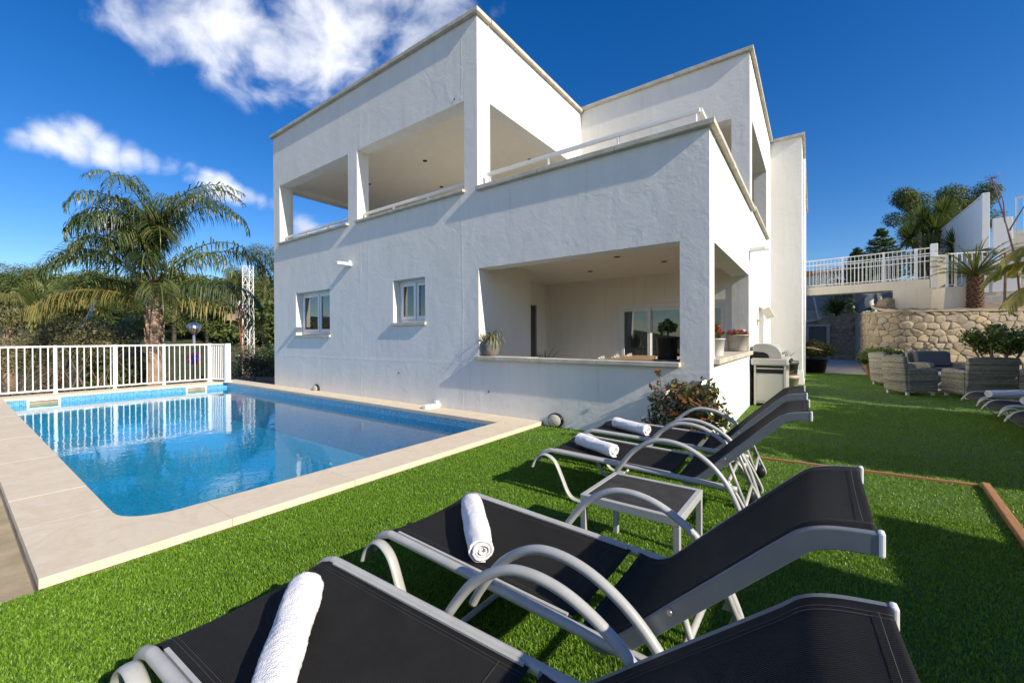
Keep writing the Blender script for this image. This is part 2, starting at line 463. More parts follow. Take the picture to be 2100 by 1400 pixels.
# pool water: rippled Fresnel mirror over a blue-tinted clear body
m, t, bs = new_mat('pool_water')
t.n.remove(bs)
co = t.node('ShaderNodeTexCoord').outputs['Object']
w1 = t.node('ShaderNodeTexNoise', {'Vector': co, 'Scale': 4.5, 'Detail': 3.0, 'Roughness': 0.5, 'Distortion': 0.5}).outputs[0]
w2 = t.node('ShaderNodeTexNoise', {'Vector': co, 'Scale': 17.0, 'Detail': 2.0, 'Roughness': 0.5}).outputs[0]
b = t.node('ShaderNodeBump', {'Strength': 0.10, 'Distance': 0.02, 'Height': t.math('ADD', w1, t.math('MULTIPLY', w2, 0.12))})
fr = schlick(t, 0.021, b.outputs[0])
tr = t.node('ShaderNodeBsdfTransparent', {'Color': (0.25, 0.80, 0.90, 1)})
gl = t.node('ShaderNodeBsdfGlossy', {'Color': (1, 1, 1, 1), 'Roughness': 0.0, 'Normal': b.outputs[0]})
mx = t.node('ShaderNodeMixShader', {0: fr, 1: tr.outputs[0], 2: gl.outputs[0]})
t.l.new(mx.outputs[0], t.n['Material Output'].inputs[0])
M['water'] = m

# window glass
m, t, bs = new_mat('window_glass')
t.n.remove(bs)
fr2 = schlick(t, 0.12)
tr = t.node('ShaderNodeBsdfTransparent', {'Color': (0.55, 0.60, 0.60, 1)})
gl = t.node('ShaderNodeBsdfGlossy', {'Color': (1, 1, 1, 1), 'Roughness': 0.0})
mx = t.node('ShaderNodeMixShader', {0: fr2, 1: tr.outputs[0], 2: gl.outputs[0]})
t.l.new(mx.outputs[0], t.n['Material Output'].inputs[0])
M['glass'] = m

# turf
m, t, bs = new_mat('turf_base')
co = t.node('ShaderNodeTexCoord').outputs['Object']
n0 = t.node('ShaderNodeTexNoise', {'Vector': co, 'Scale': 1.3, 'Detail': 4.0}).outputs[0]
n1_ = t.node('ShaderNodeTexNoise', {'Vector': co, 'Scale': 150.0, 'Detail': 3.0, 'Roughness': 0.7}).outputs[0]
c = t.ramp(n1_, [(0.3, (0.025, 0.065, 0.007)), (0.7, (0.12, 0.25, 0.025))])
t.l.new(t.mix(0.35, c, t.ramp(n0, [(0.35, (0.7, 0.75, 0.7)), (0.65, (1.15, 1.1, 1.0))]), 'MULTIPLY'), bs.inputs['Base Color'])
bs.inputs['Roughness'].default_value = 0.75
b = t.node('ShaderNodeBump', {'Strength': 0.9, 'Distance': 0.02, 'Height': n1_}); t.l.new(b.outputs[0], bs.inputs['Normal'])
M['turf'] = m
M['blade'] = leaf_mat('turf_blade', [(0.0, (0.065, 0.14, 0.012)), (0.5, (0.16, 0.305, 0.025)), (0.85, (0.24, 0.42, 0.044)), (1.0, (0.34, 0.52, 0.12))], 0.42, 0.25, 0.35)
M['palmleaf'] = leaf_mat('palm_leaflet', [(0.0, (0.03, 0.052, 0.018)), (0.45, (0.062, 0.095, 0.03)), (0.75, (0.16, 0.18, 0.05)), (1.0, (0.32, 0.27, 0.09))], 0.38, 0.25, 0.5)
M['palmdry'] = leaf_mat('palm_leaflet_yellowing', [(0.0, (0.09, 0.12, 0.03)), (0.5, (0.20, 0.19, 0.05)), (1.0, (0.40, 0.28, 0.09))], 0.45, 0.25, 0.4)
M['pineleaf'] = leaf_mat('pine_needles', [(0.0, (0.03, 0.055, 0.018)), (0.5, (0.085, 0.12, 0.034)), (1.0, (0.19, 0.20, 0.06))], 0.6, 0.15, 0.25)
M['hedgeleaf'] = leaf_mat('grey_green_hedge', [(0.0, (0.06, 0.062, 0.032)), (0.5, (0.15, 0.145, 0.072)), (1.0, (0.30, 0.25, 0.14))], 0.6, 0.2, 0.25)
M['shrubleaf'] = leaf_mat('shrub_leaf', [(0.0, (0.025, 0.055, 0.015)), (0.5, (0.07, 0.115, 0.03)), (1.0, (0.15, 0.18, 0.05))], 0.5, 0.25, 0.35)
M['nandina'] = leaf_mat('red_green_leaf', [(0.0, (0.025, 0.04, 0.02)), (0.45, (0.07, 0.095, 0.038)), (0.66, (0.17, 0.16, 0.06)), (0.75, (0.30, 0.10, 0.05)), (1.0, (0.46, 0.07, 0.04))], 0.24, 0.2, 0.55)
M['bloom'] = leaf_mat('bush_with_white_bloom', [(0.0, (0.03, 0.06, 0.016)), (0.6, (0.09, 0.15, 0.03)), (0.9, (0.18, 0.24, 0.06)), (0.93, (0.7, 0.7, 0.62)), (1.0, (0.78, 0.78, 0.70))], 0.45, 0.25, 0.35)
M['ochre'] = leaf_mat('ochre_topped_bush', [(0.0, (0.03, 0.045, 0.014)), (0.5, (0.09, 0.10, 0.03)), (1.0, (0.26, 0.20, 0.07))], 0.55, 0.2, 0.3)
M['redflower'] = leaf_mat('red_succulent', [(0.0, (0.10, 0.10, 0.03)), (0.5, (0.30, 0.07, 0.04)), (1.0, (0.55, 0.10, 0.06))], 0.4, 0.2, 0.4)
M['yuccaleaf'] = leaf_mat('yucca_leaf', [(0.0, (0.025, 0.055, 0.016)), (0.5, (0.09, 0.15, 0.036)), (0.85, (0.20, 0.25, 0.07)), (1.0, (0.38, 0.35, 0.12))], 0.35, 0.15, 0.5)
M['spiderleaf'] = leaf_mat('spider_plant_leaf', [(0.0, (0.06, 0.09, 0.03)), (0.5, (0.22, 0.22, 0.10)), (1.0, (0.42, 0.38, 0.24))], 0.45, 0.25, 0.4)
M['banana'] = leaf_mat('yellowing_big_leaf', [(0.0, (0.12, 0.15, 0.03)), (0.5, (0.28, 0.25, 0.05)), (1.0, (0.50, 0.36, 0.09))], 0.4, 0.3, 0.45)
M['dryleaf'] = leaf_mat('dry_brown_blade', [(0.0, (0.20, 0.13, 0.05)), (1.0, (0.42, 0.30, 0.13))], 0.5, 0.2, 0.3)

# stone wall: colour differs from stone to stone
m, t, bs = new_mat('field_stone')
at = t.node('ShaderNodeAttribute', attribute_name='rnd').outputs['Fac']
co = t.node('ShaderNodeTexCoord').outputs['Object']
nz = t.node('ShaderNodeTexNoise', {'Vector': co, 'Scale': 9.0, 'Detail': 8.0, 'Roughness': 0.7}).outputs[0]
c = t.ramp(at, [(0.0, (0.30, 0.255, 0.20)), (0.3, (0.41, 0.345, 0.255)), (0.6, (0.45, 0.37, 0.265)), (0.8, (0.37, 0.33, 0.275)), (1.0, (0.50, 0.39, 0.245))])
t.l.new(t.mix(0.6, c, t.ramp(nz, [(0.3, (0.55, 0.52, 0.5)), (0.7, (1.15, 1.12, 1.05))]), 'MULTIPLY'), bs.inputs['Base Color'])
b = t.node('ShaderNodeBump', {'Strength': 0.7, 'Distance': 0.03, 'Height': nz}); t.l.new(b.outputs[0], bs.inputs['Normal'])
bs.inputs['Roughness'].default_value = 0.92
M['stone'] = m
M['mortar'] = mat('wall_mortar', (0.27, 0.22, 0.16), 0.95, var=0.2, vscale=10, bump=0.5)

# ------------------------------------------------------------------ ground, lawn, yard, street, hills
def slab(name, poly, ztop, zbot, m, kind='structure'):
    o = MB().prism([(x, y, zbot) for x, y in poly], (0, 0, ztop - zbot)).build(name, m)
    return tag(o, kind=kind)

HX0, HX1, HXB, HY, HY2, HY3 = -11.73, -0.968, -4.506, 5.22, 9.03, 13.70   # house corners
slab('ground', [(-700, -700), (700, -700), (700, 700), (-700, 700)], -2.10, -2.4, M['asphalt'])
slab('lawn', [(-3.236, -6), (9.0, -6), (9.0, 18.25), (-0.95, 18.25), (-0.95, 5.25), (-3.236, 5.25)], 0.0, -2.0, M['turf'])
slab('garden_path', [(-0.2, 18.26), (1.62, 18.26), (1.9, 31.0), (-0.2, 31.0)], -0.004, -2.0, M['concrete'])
slab('sandy_yard', [(-22, -6), (-3.24, -6), (-3.24, 0.33), (-22, 0.33)], -0.24, -2.0, M['sand'])

# street level bank behind the pool fence (soil) and the pine hill beyond
slab('planting_bank', [(-26, -14), (-14.45, -14), (-14.45, 4.9), (-20, 6.4), (-26, 7.5)], -0.9, -2.0, M['soil'])


def hill_h(x, y):
    d = np.maximum(0, -x - 34.0)
    h = 0.165 * d
    h = np.minimum(h, 8.5 + 0.02 * d)
    h = h * (0.80 + 0.16 * np.sin(y * 0.021 + 0.6) + 0.10 * np.sin(y * 0.063 + x * 0.02))
    side = np.clip((y - 8) / 60.0, 0, 1)
    return -2.2 + h * (1 + 0.25 * side)


gx = np.concatenate([np.linspace(-420, -160, 24), np.linspace(-150, -30, 50)])
gy = np.linspace(-220, 330, 90)
GX, GY = np.meshgrid(gx, gy, indexing='ij')
Hh = hill_h(GX, GY) + 0.6 * np.sin(GX * 0.21) * np.sin(GY * 0.17)
V = np.stack([GX, GY, Hh], -1).reshape(-1, 3)
nx_, ny_ = GX.shape
ii, jj = np.meshgrid(np.arange(nx_ - 1), np.arange(ny_ - 1), indexing='ij')
q = (ii * ny_ + jj).ravel()
tag(npmesh('hill', V, np.stack([q, q + ny_, q + ny_ + 1, q + 1], 1), M['hillsoil'], smooth=True), kind='structure')

# right-hand terrace of dry soil above the stone wall, climbing away
WALL = [(1.90, 29.5), (1.72, 24.0), (1.52, 19.2), (1.50, 18.5), (1.62, 17.9), (1.92, 17.45), (2.45, 17.3), (3.6, 17.75), (5.6, 18.9), (9.0, 20.9)]
tv, tf = [], []
path = bez([(*p, 0) for p in WALL], 4)
far_edge = bez([(1.95, 32, 4.0), (4.0, 33.5, 4.3), (8.0, 33, 4.6), (14, 30, 4.6), (20, 26, 4.0)], len(path) // 4 + 1)
mj = 7
for i, p in enumerate(path):
    k = i / (len(path) - 1)
    q = far_edge[min(len(far_edge) - 1, int(k * (len(far_edge) - 1)))]
    top = 2.55 - 0.5 * min(1, k / 0.55)
    d = (path[min(i + 1, len(path) - 1)] - path[max(i - 1, 0)]).normalized()
    for j in range(mj):
        u = (0.0, 0.03, 0.10, 0.22, 0.42, 0.7, 1.0)[j]
        c = p + Vector((-d.y, d.x, 0)) * 0.12
        c = c.lerp(Vector((q.x, q.y, 0)), u)
        z = top + (q.z - top) * u ** 1.7 + (0.03 * math.sin(2.1 * i + 1.3 * j) if j > 0 else 0)
        tv.append((c.x, c.y, z))
for i in range(len(path) - 1):
    for j in range(mj - 1):
        tf.append((i * mj + j, (i + 1) * mj + j, (i + 1) * mj + j + 1, i * mj + j + 1))
tag(MB().add(tv, tf, True).build('terrace_slope', M['soil']), kind='structure')
slab('driveway', [(-8, 31.0), (1.95, 30.0), (6, 33.0), (8, 52.0), (-8, 52.0)], 2.3, -2.0, M['concrete'])

# ------------------------------------------------------------------ swimming pool
PX0, PX1, PY0, PY1, PZ = -13.65, -3.74, 0.70, 4.76, -0.105
pool = empty('swimming_pool', (0, 0, 0), 0, 'long blue mosaic pool with cream stone edge beside the white villa', 'swimming pool')
CO = 0.15      # radius of the near left corner


def ring_slabs():
    mb = MB()
    g = 0.0008
    z0, z1 = 0.005, 0.062
    rnd = random.Random(3)
    def slabbox(x0, x1, y0, y1):
        dz = rnd.uniform(-0.0012, 0.0012)
        mb.box(x0 + g, x1 - g, y0 + g, y1 - g, z0, z1 + dz)
    # near short edge (by the lawn)
    ys = [1.16, 2.1, 3.0, 3.95, 4.76]
    for a, b in zip(ys[:-1], ys[1:]): slabbox(PX1, -3.236, a, b)
    # long edges
    xs = np.linspace(PX0, PX1 - 0.45, 13)
    for a, b in zip(xs[:-1], xs[1:]): slabbox(a, b, 0.275, PY0)
    xs2 = np.linspace(PX0, -3.236, 13)
    for a, b in zip(xs2[:-1], xs2[1:]): slabbox(a, b, PY1, 5.216 if b > -11.7 else 5.215)
    # far short edge
    ys = [0.275, 1.2, 2.2, 3.2, 4.2, 5.216]
    for a, b in zip(ys[:-1], ys[1:]): slabbox(-14.3, PX0, a, b)
    # near left corner slab with its rounded inner edge
    pts = [(PX1 - 0.45 + g, 0.275 + g), (-3.236 - g, 0.275 + g), (-3.236 - g, 1.16 - g), (PX1, 1.16 - g)]
    for k in range(9):
        a = -k / 8 * math.pi / 2
        pts.append((PX1 - 0.3 + 0.3 * math.cos(a), PY0 + 0.3 + 0.3 * math.sin(a)))
    pts.append((PX1 - 0.45 + g, PY0))
    mb.prism([(x, y, z0) for x, y in pts], (0, 0, z1 - z0))
    return mb

ring_slabs().build('coping', M['coping'], pool, bevel=0.003)
# bed under the slabs, basin walls and floor
bed = MB()
bed.box(-14.28, PX0 - 0.012, 0.31, 5.20, -1.5, 0.003); bed.box(PX1 + 0.012, -3.262, 0.31, 5.20, -1.5, 0.003)
bed.box(PX0 - 0.012, PX1 + 0.012, 0.31, PY0 - 0.012, -1.5, 0.003); bed.box(PX0 - 0.012, PX1 + 0.012, PY1 + 0.012, 5.20, -1.5, 0.003)
bed.build('basin_shell', M['sand'], pool)
PD = -0.98
mb = MB(); mb.add([(PX0, PY0, PD), (PX1, PY0, PD), (PX1, PY1, PD), (PX0, PY1, PD)], [(0, 1, 2, 3)]); mb.build('basin_floor', M['tile_xy'], pool)
for y in (PY0, PY1): MB().add([(PX0, y, PD), (PX1, y, PD), (PX1, y, 0.004), (PX0, y, 0.004)], [(0, 1, 2, 3)]).build('basin_long_side', M['tile_xz'], pool)
MB().add([(PX1, PY0, PD), (PX1, PY1, PD), (PX1, PY1, 0.004), (PX1, PY0, 0.004)], [(0, 1, 2, 3)]).build('basin_short_side', M['tile_yz'], pool)
mb = MB(); yy = [PY0, 1.06, 1.48, 3.84, 4.24, PY1]
for k in range(5):
    for z0_, z1_ in (((PD, 0.004),) if k % 2 == 0 else ((PD, -0.165), (-0.033, 0.004))):
        mb.add([(PX0, yy[k], z0_), (PX0, yy[k + 1], z0_), (PX0, yy[k + 1], z1_), (PX0, yy[k], z1_)], [(0, 1, 2, 3)])
mb.build('basin_short_side', M['tile_yz'], pool)
# rounded tile fillet in the near left corner, under the rounded slab
fil = MB()
pts = [(PX1, PY0)] + [(PX1 - 0.3 + 0.3 * math.cos(-k / 8 * math.pi / 2), PY0 + 0.3 + 0.3 * math.sin(-k / 8 * math.pi / 2)) for k in range(9)]
fil.prism([(x, y, PD) for x, y in pts], (0, 0, 0.004 - PD))
fil.build('corner_fillet', M['tile_xz'], pool)
for y0, y1 in ((1.02, 1.52), (3.80, 4.28)):
    fr_ = MB()
    x = PX0 + 0.016
    z0, z1 = -0.20, 0.002
    for a in ((y0, y1, z1 - 0.035, z1), (y0, y1, z0, z0 + 0.035), (y0, y0 + 0.04, z0 + 0.035, z1 - 0.035), (y1 - 0.04, y1, z0 + 0.035, z1 - 0.035)):
        fr_.box(PX0 + 0.002, x, a[0], a[1], a[2], a[3])
    s_ = fr_.build('skimmer', M['pvc'], pool, bevel=0.003)
    th = MB()
    th.add([(x - 0.004, y0 + 0.04, -0.03), (x - 0.004, y1 - 0.04, -0.03), (PX0 - 0.16, y1 - 0.11, -0.06), (PX0 - 0.16, y0 + 0.11, -0.06),
            (x - 0.004, y0 + 0.04, -0.17), (x - 0.004, y1 - 0.04, -0.17), (PX0 - 0.16, y1 - 0.11, -0.15), (PX0 - 0.16, y0 + 0.11, -0.15)],
           [(0, 1, 2, 3), (4, 7, 6, 5), (0, 3, 7, 4), (1, 5, 6, 2), (3, 2, 6, 7)])
    th.build('throat', M['beigepot'], s_)
# underwater light on the house side
ul = MB(); ul.lathe([(0.0, 0.0), (0.075, 0.0), (0.09, 0.012), (0.075, 0.02), (0.0, 0.02)], n=20)
o = ul.build('pool_light', mat('pool_light_glass', (0.10, 0.30, 0.42), 0.3), pool); o.rotation_euler = (R(90), 0, 0); o.location = (-7.1, PY1 - 0.002, -0.42)
# the water body is one thin sheet at its level
wv_ = MB(); wv_.add([(PX0 - 0.14, PY0, PZ), (PX1, PY0, PZ), (PX1, PY1, PZ), (PX0 - 0.14, PY1, PZ)], [(0, 1, 2, 3)])
tag(wv_.build('water', M['water'], recalc=False), kind='structure')

# ------------------------------------------------------------------ the house
def panel(mb, org, ud, nd, ul_, z0, z1, holes, t):
    """wall sheet of thickness t: org = outer lower corner, ud = along, nd = inward; holes = (u0, u1, z0, z1)"""
    org, ud, nd = Vector(org), Vector(ud), Vector(nd)
    us = sorted({0.0, ul_} | {min(max(h[i], 0), ul_) for h in holes for i in (0, 1)})
    zs = sorted({z0, z1} | {min(max(h[i], z0), z1) for h in holes for i in (2, 3)})
    def solid(i, j):
        if i < 0 or j < 0 or i >= len(us) - 1 or j >= len(zs) - 1: return False
        u, z = (us[i] + us[i + 1]) / 2, (zs[j] + zs[j + 1]) / 2
        return not any(h[0] < u < h[1] and h[2] < z < h[3] for h in holes)
    def P(u, z, d): return org + ud * u + nd * d + Vector((0, 0, z))
    for i in range(len(us) - 1):
        for j in range(len(zs) - 1):
            if not solid(i, j): continue
            a, b, c, d = us[i], us[i + 1], zs[j], zs[j + 1]
            mb.add([P(a, c, 0), P(b, c, 0), P(b, d, 0), P(a, d, 0)], [(0, 1, 2, 3)])
            mb.add([P(a, c, t), P(b, c, t), P(b, d, t), P(a, d, t)], [(3, 2, 1, 0)])
            for nb_, e in (((i - 1, j), (a, c, a, d)), ((i + 1, j), (b, c, b, d)), ((i, j - 1), (a, c, b, c)), ((i, j + 1), (a, d, b, d))):
                if not solid(*nb_):
                    mb.add([P(e[0], e[1], 0), P(e[2], e[3], 0), P(e[2], e[3], t), P(e[0], e[1], t)], [(0, 1, 2, 3)])


house = empty('villa', (0, 0, 0), 0, 'white flat roofed two storey villa with open balconies and dining porch', 'house')
T = 0.285
YI = HY + T
ZB = 0.0
def u_(x): return x - HX0
front = MB()
holes = [(u_(HXB), 99, 3.73, 99), (u_(-11.385), u_(-8.245), 3.765, 5.33), (u_(-7.905), u_(-4.80), 3.765, 5.33),
         (u_(-10.555), u_(-9.0), 1.325, 2.44), (u_(-6.715), u_(-5.79), 1.54, 2.435), (u_(-4.49), u_(-1.298), 0.935, 2.455)]
panel(front, (HX0, HY, 0), (1, 0, 0), (0, 1, 0), HX1 - HX0, -2.05, 6.66, holes, T)
front.build('front_wall', M['stucco'], house)
right = MB()
panel(right, (HX1, YI, 0), (0, 1, 0), (-1, 0, 0), HY3 - YI, -0.3, 6.71, [(-1, HY2 - YI, 3.73, 99), (-1, 8.84 - YI, 0.965, 2.45), (9.37 - YI, 12.50 - YI, 3.80, 5.56), (10.55 - YI, 11.7 - YI, 0.1, 1.97)], T)
right.build('side_wall', M['stucco'], house)
up1 = MB()
panel(up1, (HXB, YI, 0), (0, 1, 0), (-1, 0, 0), HY2 + T - YI, 2.9, 6.66, [(5.556 - YI, 8.62 - YI, 2.95, 5.335)], T)
up1.build('balcony_end_wall', M['stucco'], house)
up2 = MB()
panel(up2, (HXB, HY2, 0), (1, 0, 0), (0, 1, 0), HX1 - T - HXB, 2.9, 6.71, [(2.1, -1.28 - HXB, 2.95, 5.54)], T)
up2.build('upper_set_back_wall', M['stucco'], house)
lw = MB()
panel(lw, (HX0, YI, 0), (0, 1, 0), (1, 0, 0), 13.7 - YI, -2.05, 6.66, [(5.60 - YI, 8.75 - YI, 3.765, 5.30)], T)
lw.build('far_end_wall', M['stucco'], house)
tw = MB()
panel(tw, (HX1, HY3, 0), (1, 0, 0), (0, 1, 0), -0.24 - HX1, 0.0, 6.72, [], T)
panel(tw, (-0.24, HY3 + T, 0), (0, 1, 0), (-1, 0, 0), 22.3 - HY3 - T, 0.0, 6.72, [(1.6, 2.6, 3.9, 5.2), (4.0, 5.0, 0.9, 2.0)], T)
tw.build('stair_tower_wall', M['stucco'], house)
pl = MB()
x0, x1, y0 = -0.60, -0.232, HY3 - 0.01
pl.add([(x0 - 0.06, y0 - 0.10, 0), (x1 + 0.05, y0 - 0.10, 0), (x1 + 0.05, 15.2, 0), (x0, 15.2, 0), (x0, y0, 0.38), (x1 + 0.005, y0, 0.38), (x1 + 0.005, 15.2, 0.38), (x0, 15.2, 0.38)],
       [(0, 1, 5, 4), (1, 2, 6, 5), (2, 3, 7, 6), (3, 0, 4, 7), (4, 5, 6, 7)])
pl.build('tower_plinth', M['stucco'], house)
# inner shells: loggia, porch, roofs
def inner(*bs):
    mb = MB()
    for b in bs: mb.box(*b)
    mb.build('inner_wall', M['inside'], house)
inner((HX0 + T, HXB - T, HY2, HY2 + 0.2, 2.9, 6.0))                       # loggia back wall
inner((HX1 - 3.25, HX1 - T, 12.9, 13.1, 2.9, 6.0))
inner((-4.80, -4.495, YI, 6.79, 0.0, 2.62), (-5.68, -4.80, 6.59, 6.79, 0.0, 2.62))
inner((-5.68, -5.38, 6.79, 7.25, 0.0, 2.62), (-5.68, -5.38, 8.45, 8.85, 0.0, 2.62), (-5.68, -5.38, 7.25, 8.45, 2.15, 2.62))
inner((-5.68, -3.53, 8.85, 9.05, 0.0, 2.62), (-1.30, HX1 - T, 8.85, 9.05, 0.0, 2.62), (-3.53, -1.30, 8.85, 9.05, 2.02, 2.62))
ce = MB()
ce.box(HX0 + T, HXB - T, YI, HY2, 5.42, 5.7)
ce.box(-4.5, HX1 - T, HY2 + T, 12.9, 5.62, 5.8)
ce.box(-5.68, HX1 - T, YI, 9.05, 2.62, 2.86)
ce.build('soffit', M['soffit'], house)
fl = MB()
fl.box(HX0 + T, HX1 - T, YI, 13.0, 2.865, 2.95); fl.box(-5.68, HX1 - T, YI, 9.05, 0.0, 0.16)
fl.box(HX0 + T, HXB - T, YI, 13.6, 6.1, 6.25); fl.box(HXB - T, HX1 - T, HY2 + T, 13.6, 6.1, 6.25); fl.box(HX1 - T, -0.24 - T, HY3 + T, 22.3, 6.2, 6.4)
fl.box(HX0 + T, -0.55, 21.9, 22.2, -0.3, 6.2); fl.box(HX0 + T, HX0 + T + 0.2, 13.7, 22.0, -0.3, 6.2); fl.box(HX0 + T, HX1 - T, 13.35, 13.6, 5.7, 6.6)
fl.build('floor_slab', M['concrete'], house)
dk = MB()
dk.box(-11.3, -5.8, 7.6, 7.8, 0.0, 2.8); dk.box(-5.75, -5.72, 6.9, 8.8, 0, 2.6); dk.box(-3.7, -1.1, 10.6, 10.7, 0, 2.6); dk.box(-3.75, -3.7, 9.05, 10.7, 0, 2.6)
dk.build('dark_room_back', M['dark'], house)  # near-black panels stand in for the darkness of the rooms behind the glass


def capstones(name, p, q, z0, z1, over, inset, side, joints):
    """row of coping stones along a parapet from p to q; side = outward direction"""
    mb = MB()
    p, q, side = Vector((*p, 0)), Vector((*q, 0)), Vector((*side, 0))
    L = (q - p).length; d = (q - p) / L
    n = max(1, round(L / joints)); rnd = random.Random(len(name) + int(L * 10))
    for k in range(n):
        a, b = p + d * (L * k / n + 0.003), p + d * (L * (k + 1) / n - 0.003)
        dz = rnd.uniform(-0.003, 0.003)
        lo = a + side * over, a - side * inset, b - side * inset, b + side * over
        mb.prism([(v.x, v.y, z0) for v in lo], (0, 0, z1 - z0 + dz))
    return mb.build(name, M['cap'], house, bevel=0.006)

OV = 0.07
capstones('parapet_cap', (HX0 - OV, HY), (HXB + OV, HY), 6.662, 6.735, OV, T + 0.02, (0, -1), 0.62)
capstones('parapet_cap', (HXB, HY + T + 0.03), (HXB, HY2 + 0.02), 6.662, 6.735, OV, T + 0.02, (1, 0), 0.7)
capstones('parapet_cap', (HXB - T + 0.3, HY2), (HX1 + OV, HY2), 6.712, 6.785, OV, T + 0.02, (0, -1), 0.75)
capstones('parapet_cap', (HX1, HY2 + T + 0.03), (HX1, HY3 - 0.08), 6.712, 6.785, OV, T + 0.02, (1, 0), 0.75)
capstones('parapet_cap', (HX1 + 0.08, HY3), (-0.24 + OV, HY3), 6.722, 6.80, OV, T + 0.02, (0, -1), 0.5)
capstones('parapet_cap', (-0.24, HY3 + T + 0.03), (-0.24, 22.3), 6.722, 6.80, OV, T + 0.02, (1, 0), 0.75)
capstones('terrace_cap', (HXB + 0.002, HY), (HX1 + OV, HY), 3.732, 3.80, OV, T + 0.03, (0, -1), 1.18)
capstones('terrace_cap', (HX1, HY + T + 0.04), (HX1, 9.27), 3.732, 3.80, OV, T + 0.03, (1, 0), 1.18)
capstones('balcony_sill', (-11.40, HY), (-8.22, HY), 3.767, 3.815, OV, T - 0.02, (0, -1), 0.8)
capstones('balcony_sill', (-7.92, HY), (-4.78, HY), 3.767, 3.815, OV, T - 0.02, (0, -1), 0.8)
capstones('balcony_sill', (HX1, 9.33), (HX1, 12.56), 3.802, 3.86, OV, T - 0.02, (1, 0), 0.8)
capstones('porch_sill', (-4.53, HY), (-1.285, HY), 0.937, 0.995, OV + 0.015, T - 0.02, (0, -1), 1.15)
capstones('porch_sill', (HX1, 5.44), (HX1, 8.85), 0.967, 1.035, OV, T + 0.04, (1, 0), 1.2)

def window(x0, x1, z0, z1, split, name, yin):
    w = empty(name, (0, 0, 0)); w.parent = house
    y = HY + yin
    f = MB()
    fw = 0.055
    f.box(x0, x1, y, y + 0.07, z1 - fw, z1); f.box(x0, x1, y, y + 0.07, z0, z0 + fw)
    f.box(x0, x0 + fw, y, y + 0.07, z0 + fw, z1 - fw); f.box(x1 - fw, x1, y, y + 0.07, z0 + fw, z1 - fw)
    xm = x0 + (x1 - x0) * split
    for a, b, dy in ((x0 + fw, xm + 0.02, -0.012), (xm + 0.022, x1 - fw, 0.012)):
        f.box(a, b, y + dy, y + 0.045 + dy, z1 - fw - 0.06, z1 - fw - 0.002); f.box(a, b, y + dy, y + 0.045 + dy, z0 + fw + 0.002, z0 + fw + 0.07)
        f.box(a, a + 0.06, y + dy, y + 0.045 + dy, z0 + fw + 0.07, z1 - fw - 0.06); f.box(b - 0.06, b, y + dy, y + 0.045 + dy, z0 + fw + 0.07, z1 - fw - 0.06)
    f.build('frame', M['pvc'], w, bevel=0.004)
    for a, b, dy in ((x0 + fw + 0.055, xm - 0.03, 0.01), (xm + 0.075, x1 - fw - 0.055, 0.034)):
        MB().box(a, b, y + dy, y + dy + 0.006, z0 + fw + 0.06, z1 - fw - 0.05).build('pane', M['glass'], w)
    return w

window(-10.55, -9.005, 1.40, 2.435, 0.5, 'window', 0.17)
window(-6.71, -5.795, 1.60, 2.43, 0.5, 'window', 0.17)
for nm, x0, x1, z0 in (('window_sill', -10.60, -8.97, 1.325), ('window_sill', -6.74, -5.76, 1.54)):
    MB().box(x0 + 0.035, x1 - 0.035, HY + 0.002, HY + 0.24, z0 + 0.001, z0 + 0.058).box(x0, x1, HY - 0.045, HY + 0.001, z0, z0 + 0.06).build(nm, M['cap'], house, bevel=0.004)
# rooms behind the two windows: side wall, curtains
def curtain(x0, x1, y, z0, z1, n, nm):
    v, f = [], []
    for k in range(n + 1):
        x = x0 + (x1 - x0) * k / n
        yy = y + 0.03 * math.sin(k * 1.9) + 0.012 * math.sin(k * 4.1)
        v += [(x, yy, z0), (x, yy, z1)]
    for k in range(n): f.append((2 * k, 2 * k + 2, 2 * k + 3, 2 * k + 1))
    MB().add(v, f, True).build(nm, M['curtain'], house)
curtain(-10.5, -9.75, HY + 0.42, 1.1, 2.5, 40, 'curtain'); curtain(-9.72, -9.0, HY + 0.42, 1.1, 2.5, 40, 'curtain')
curtain(-6.72, -6.45, HY + 0.42, 1.2, 2.5, 14, 'curtain')
# porch sliding door, side door
sd = empty('sliding_door', (0, 0, 0)); sd.parent = house
f = MB(); y = 8.87
f.box(-3.53, -1.30, y, y + 0.08, 1.93, 2.02); f.box(-3.53, -3.45, y, y + 0.08, 0.1, 1.93); f.box(-1.38, -1.30, y, y + 0.08, 0.1, 1.93)
for a, b, dy in ((-3.45, -2.80, -0.02), (-2.86, -1.38, 0.03)):
    f.box(a, a + 0.07, y + dy, y + dy + 0.04, 0.12, 1.93); f.box(b - 0.07, b, y + dy, y + dy + 0.04, 0.12, 1.93)
    f.box(a + 0.07, b - 0.07, y + dy, y + dy + 0.04, 1.86, 1.93); f.box(a + 0.07, b - 0.07, y + dy, y + dy + 0.04, 0.12, 0.2)
f.build('frame', M['pvc'], sd, bevel=0.004)
MB().box(-3.39, -2.86, y, y + 0.006, 0.2, 1.87).build('pane', M['glass'], sd)
MB().box(-2.80, -1.44, y + 0.05, y + 0.056, 0.2, 1.87).build('pane', M['glass'], sd)
v, fc = [], []
for k in range(31):
    x = -3.45 + 0.62 * k / 30; yy = 9.25 + 0.03 * math.sin(k * 1.7)
    v += [(x, yy, 0.1), (x, yy, 2.0)]
MB().add(v, [(2 * k, 2 * k + 2, 2 * k + 3, 2 * k + 1) for k in range(30)], True).build('curtain', M['curtain'], house)
dr = empty('porch_door', (0, 0, 0)); dr.parent = house
f = MB(); x = -5.42
f.box(x, x + 0.06, 7.25, 7.33, 0.1, 2.15); f.box(x, x + 0.06, 8.37, 8.45, 0.1, 2.15); f.box(x, x + 0.06, 7.33, 8.37, 2.07, 2.15)
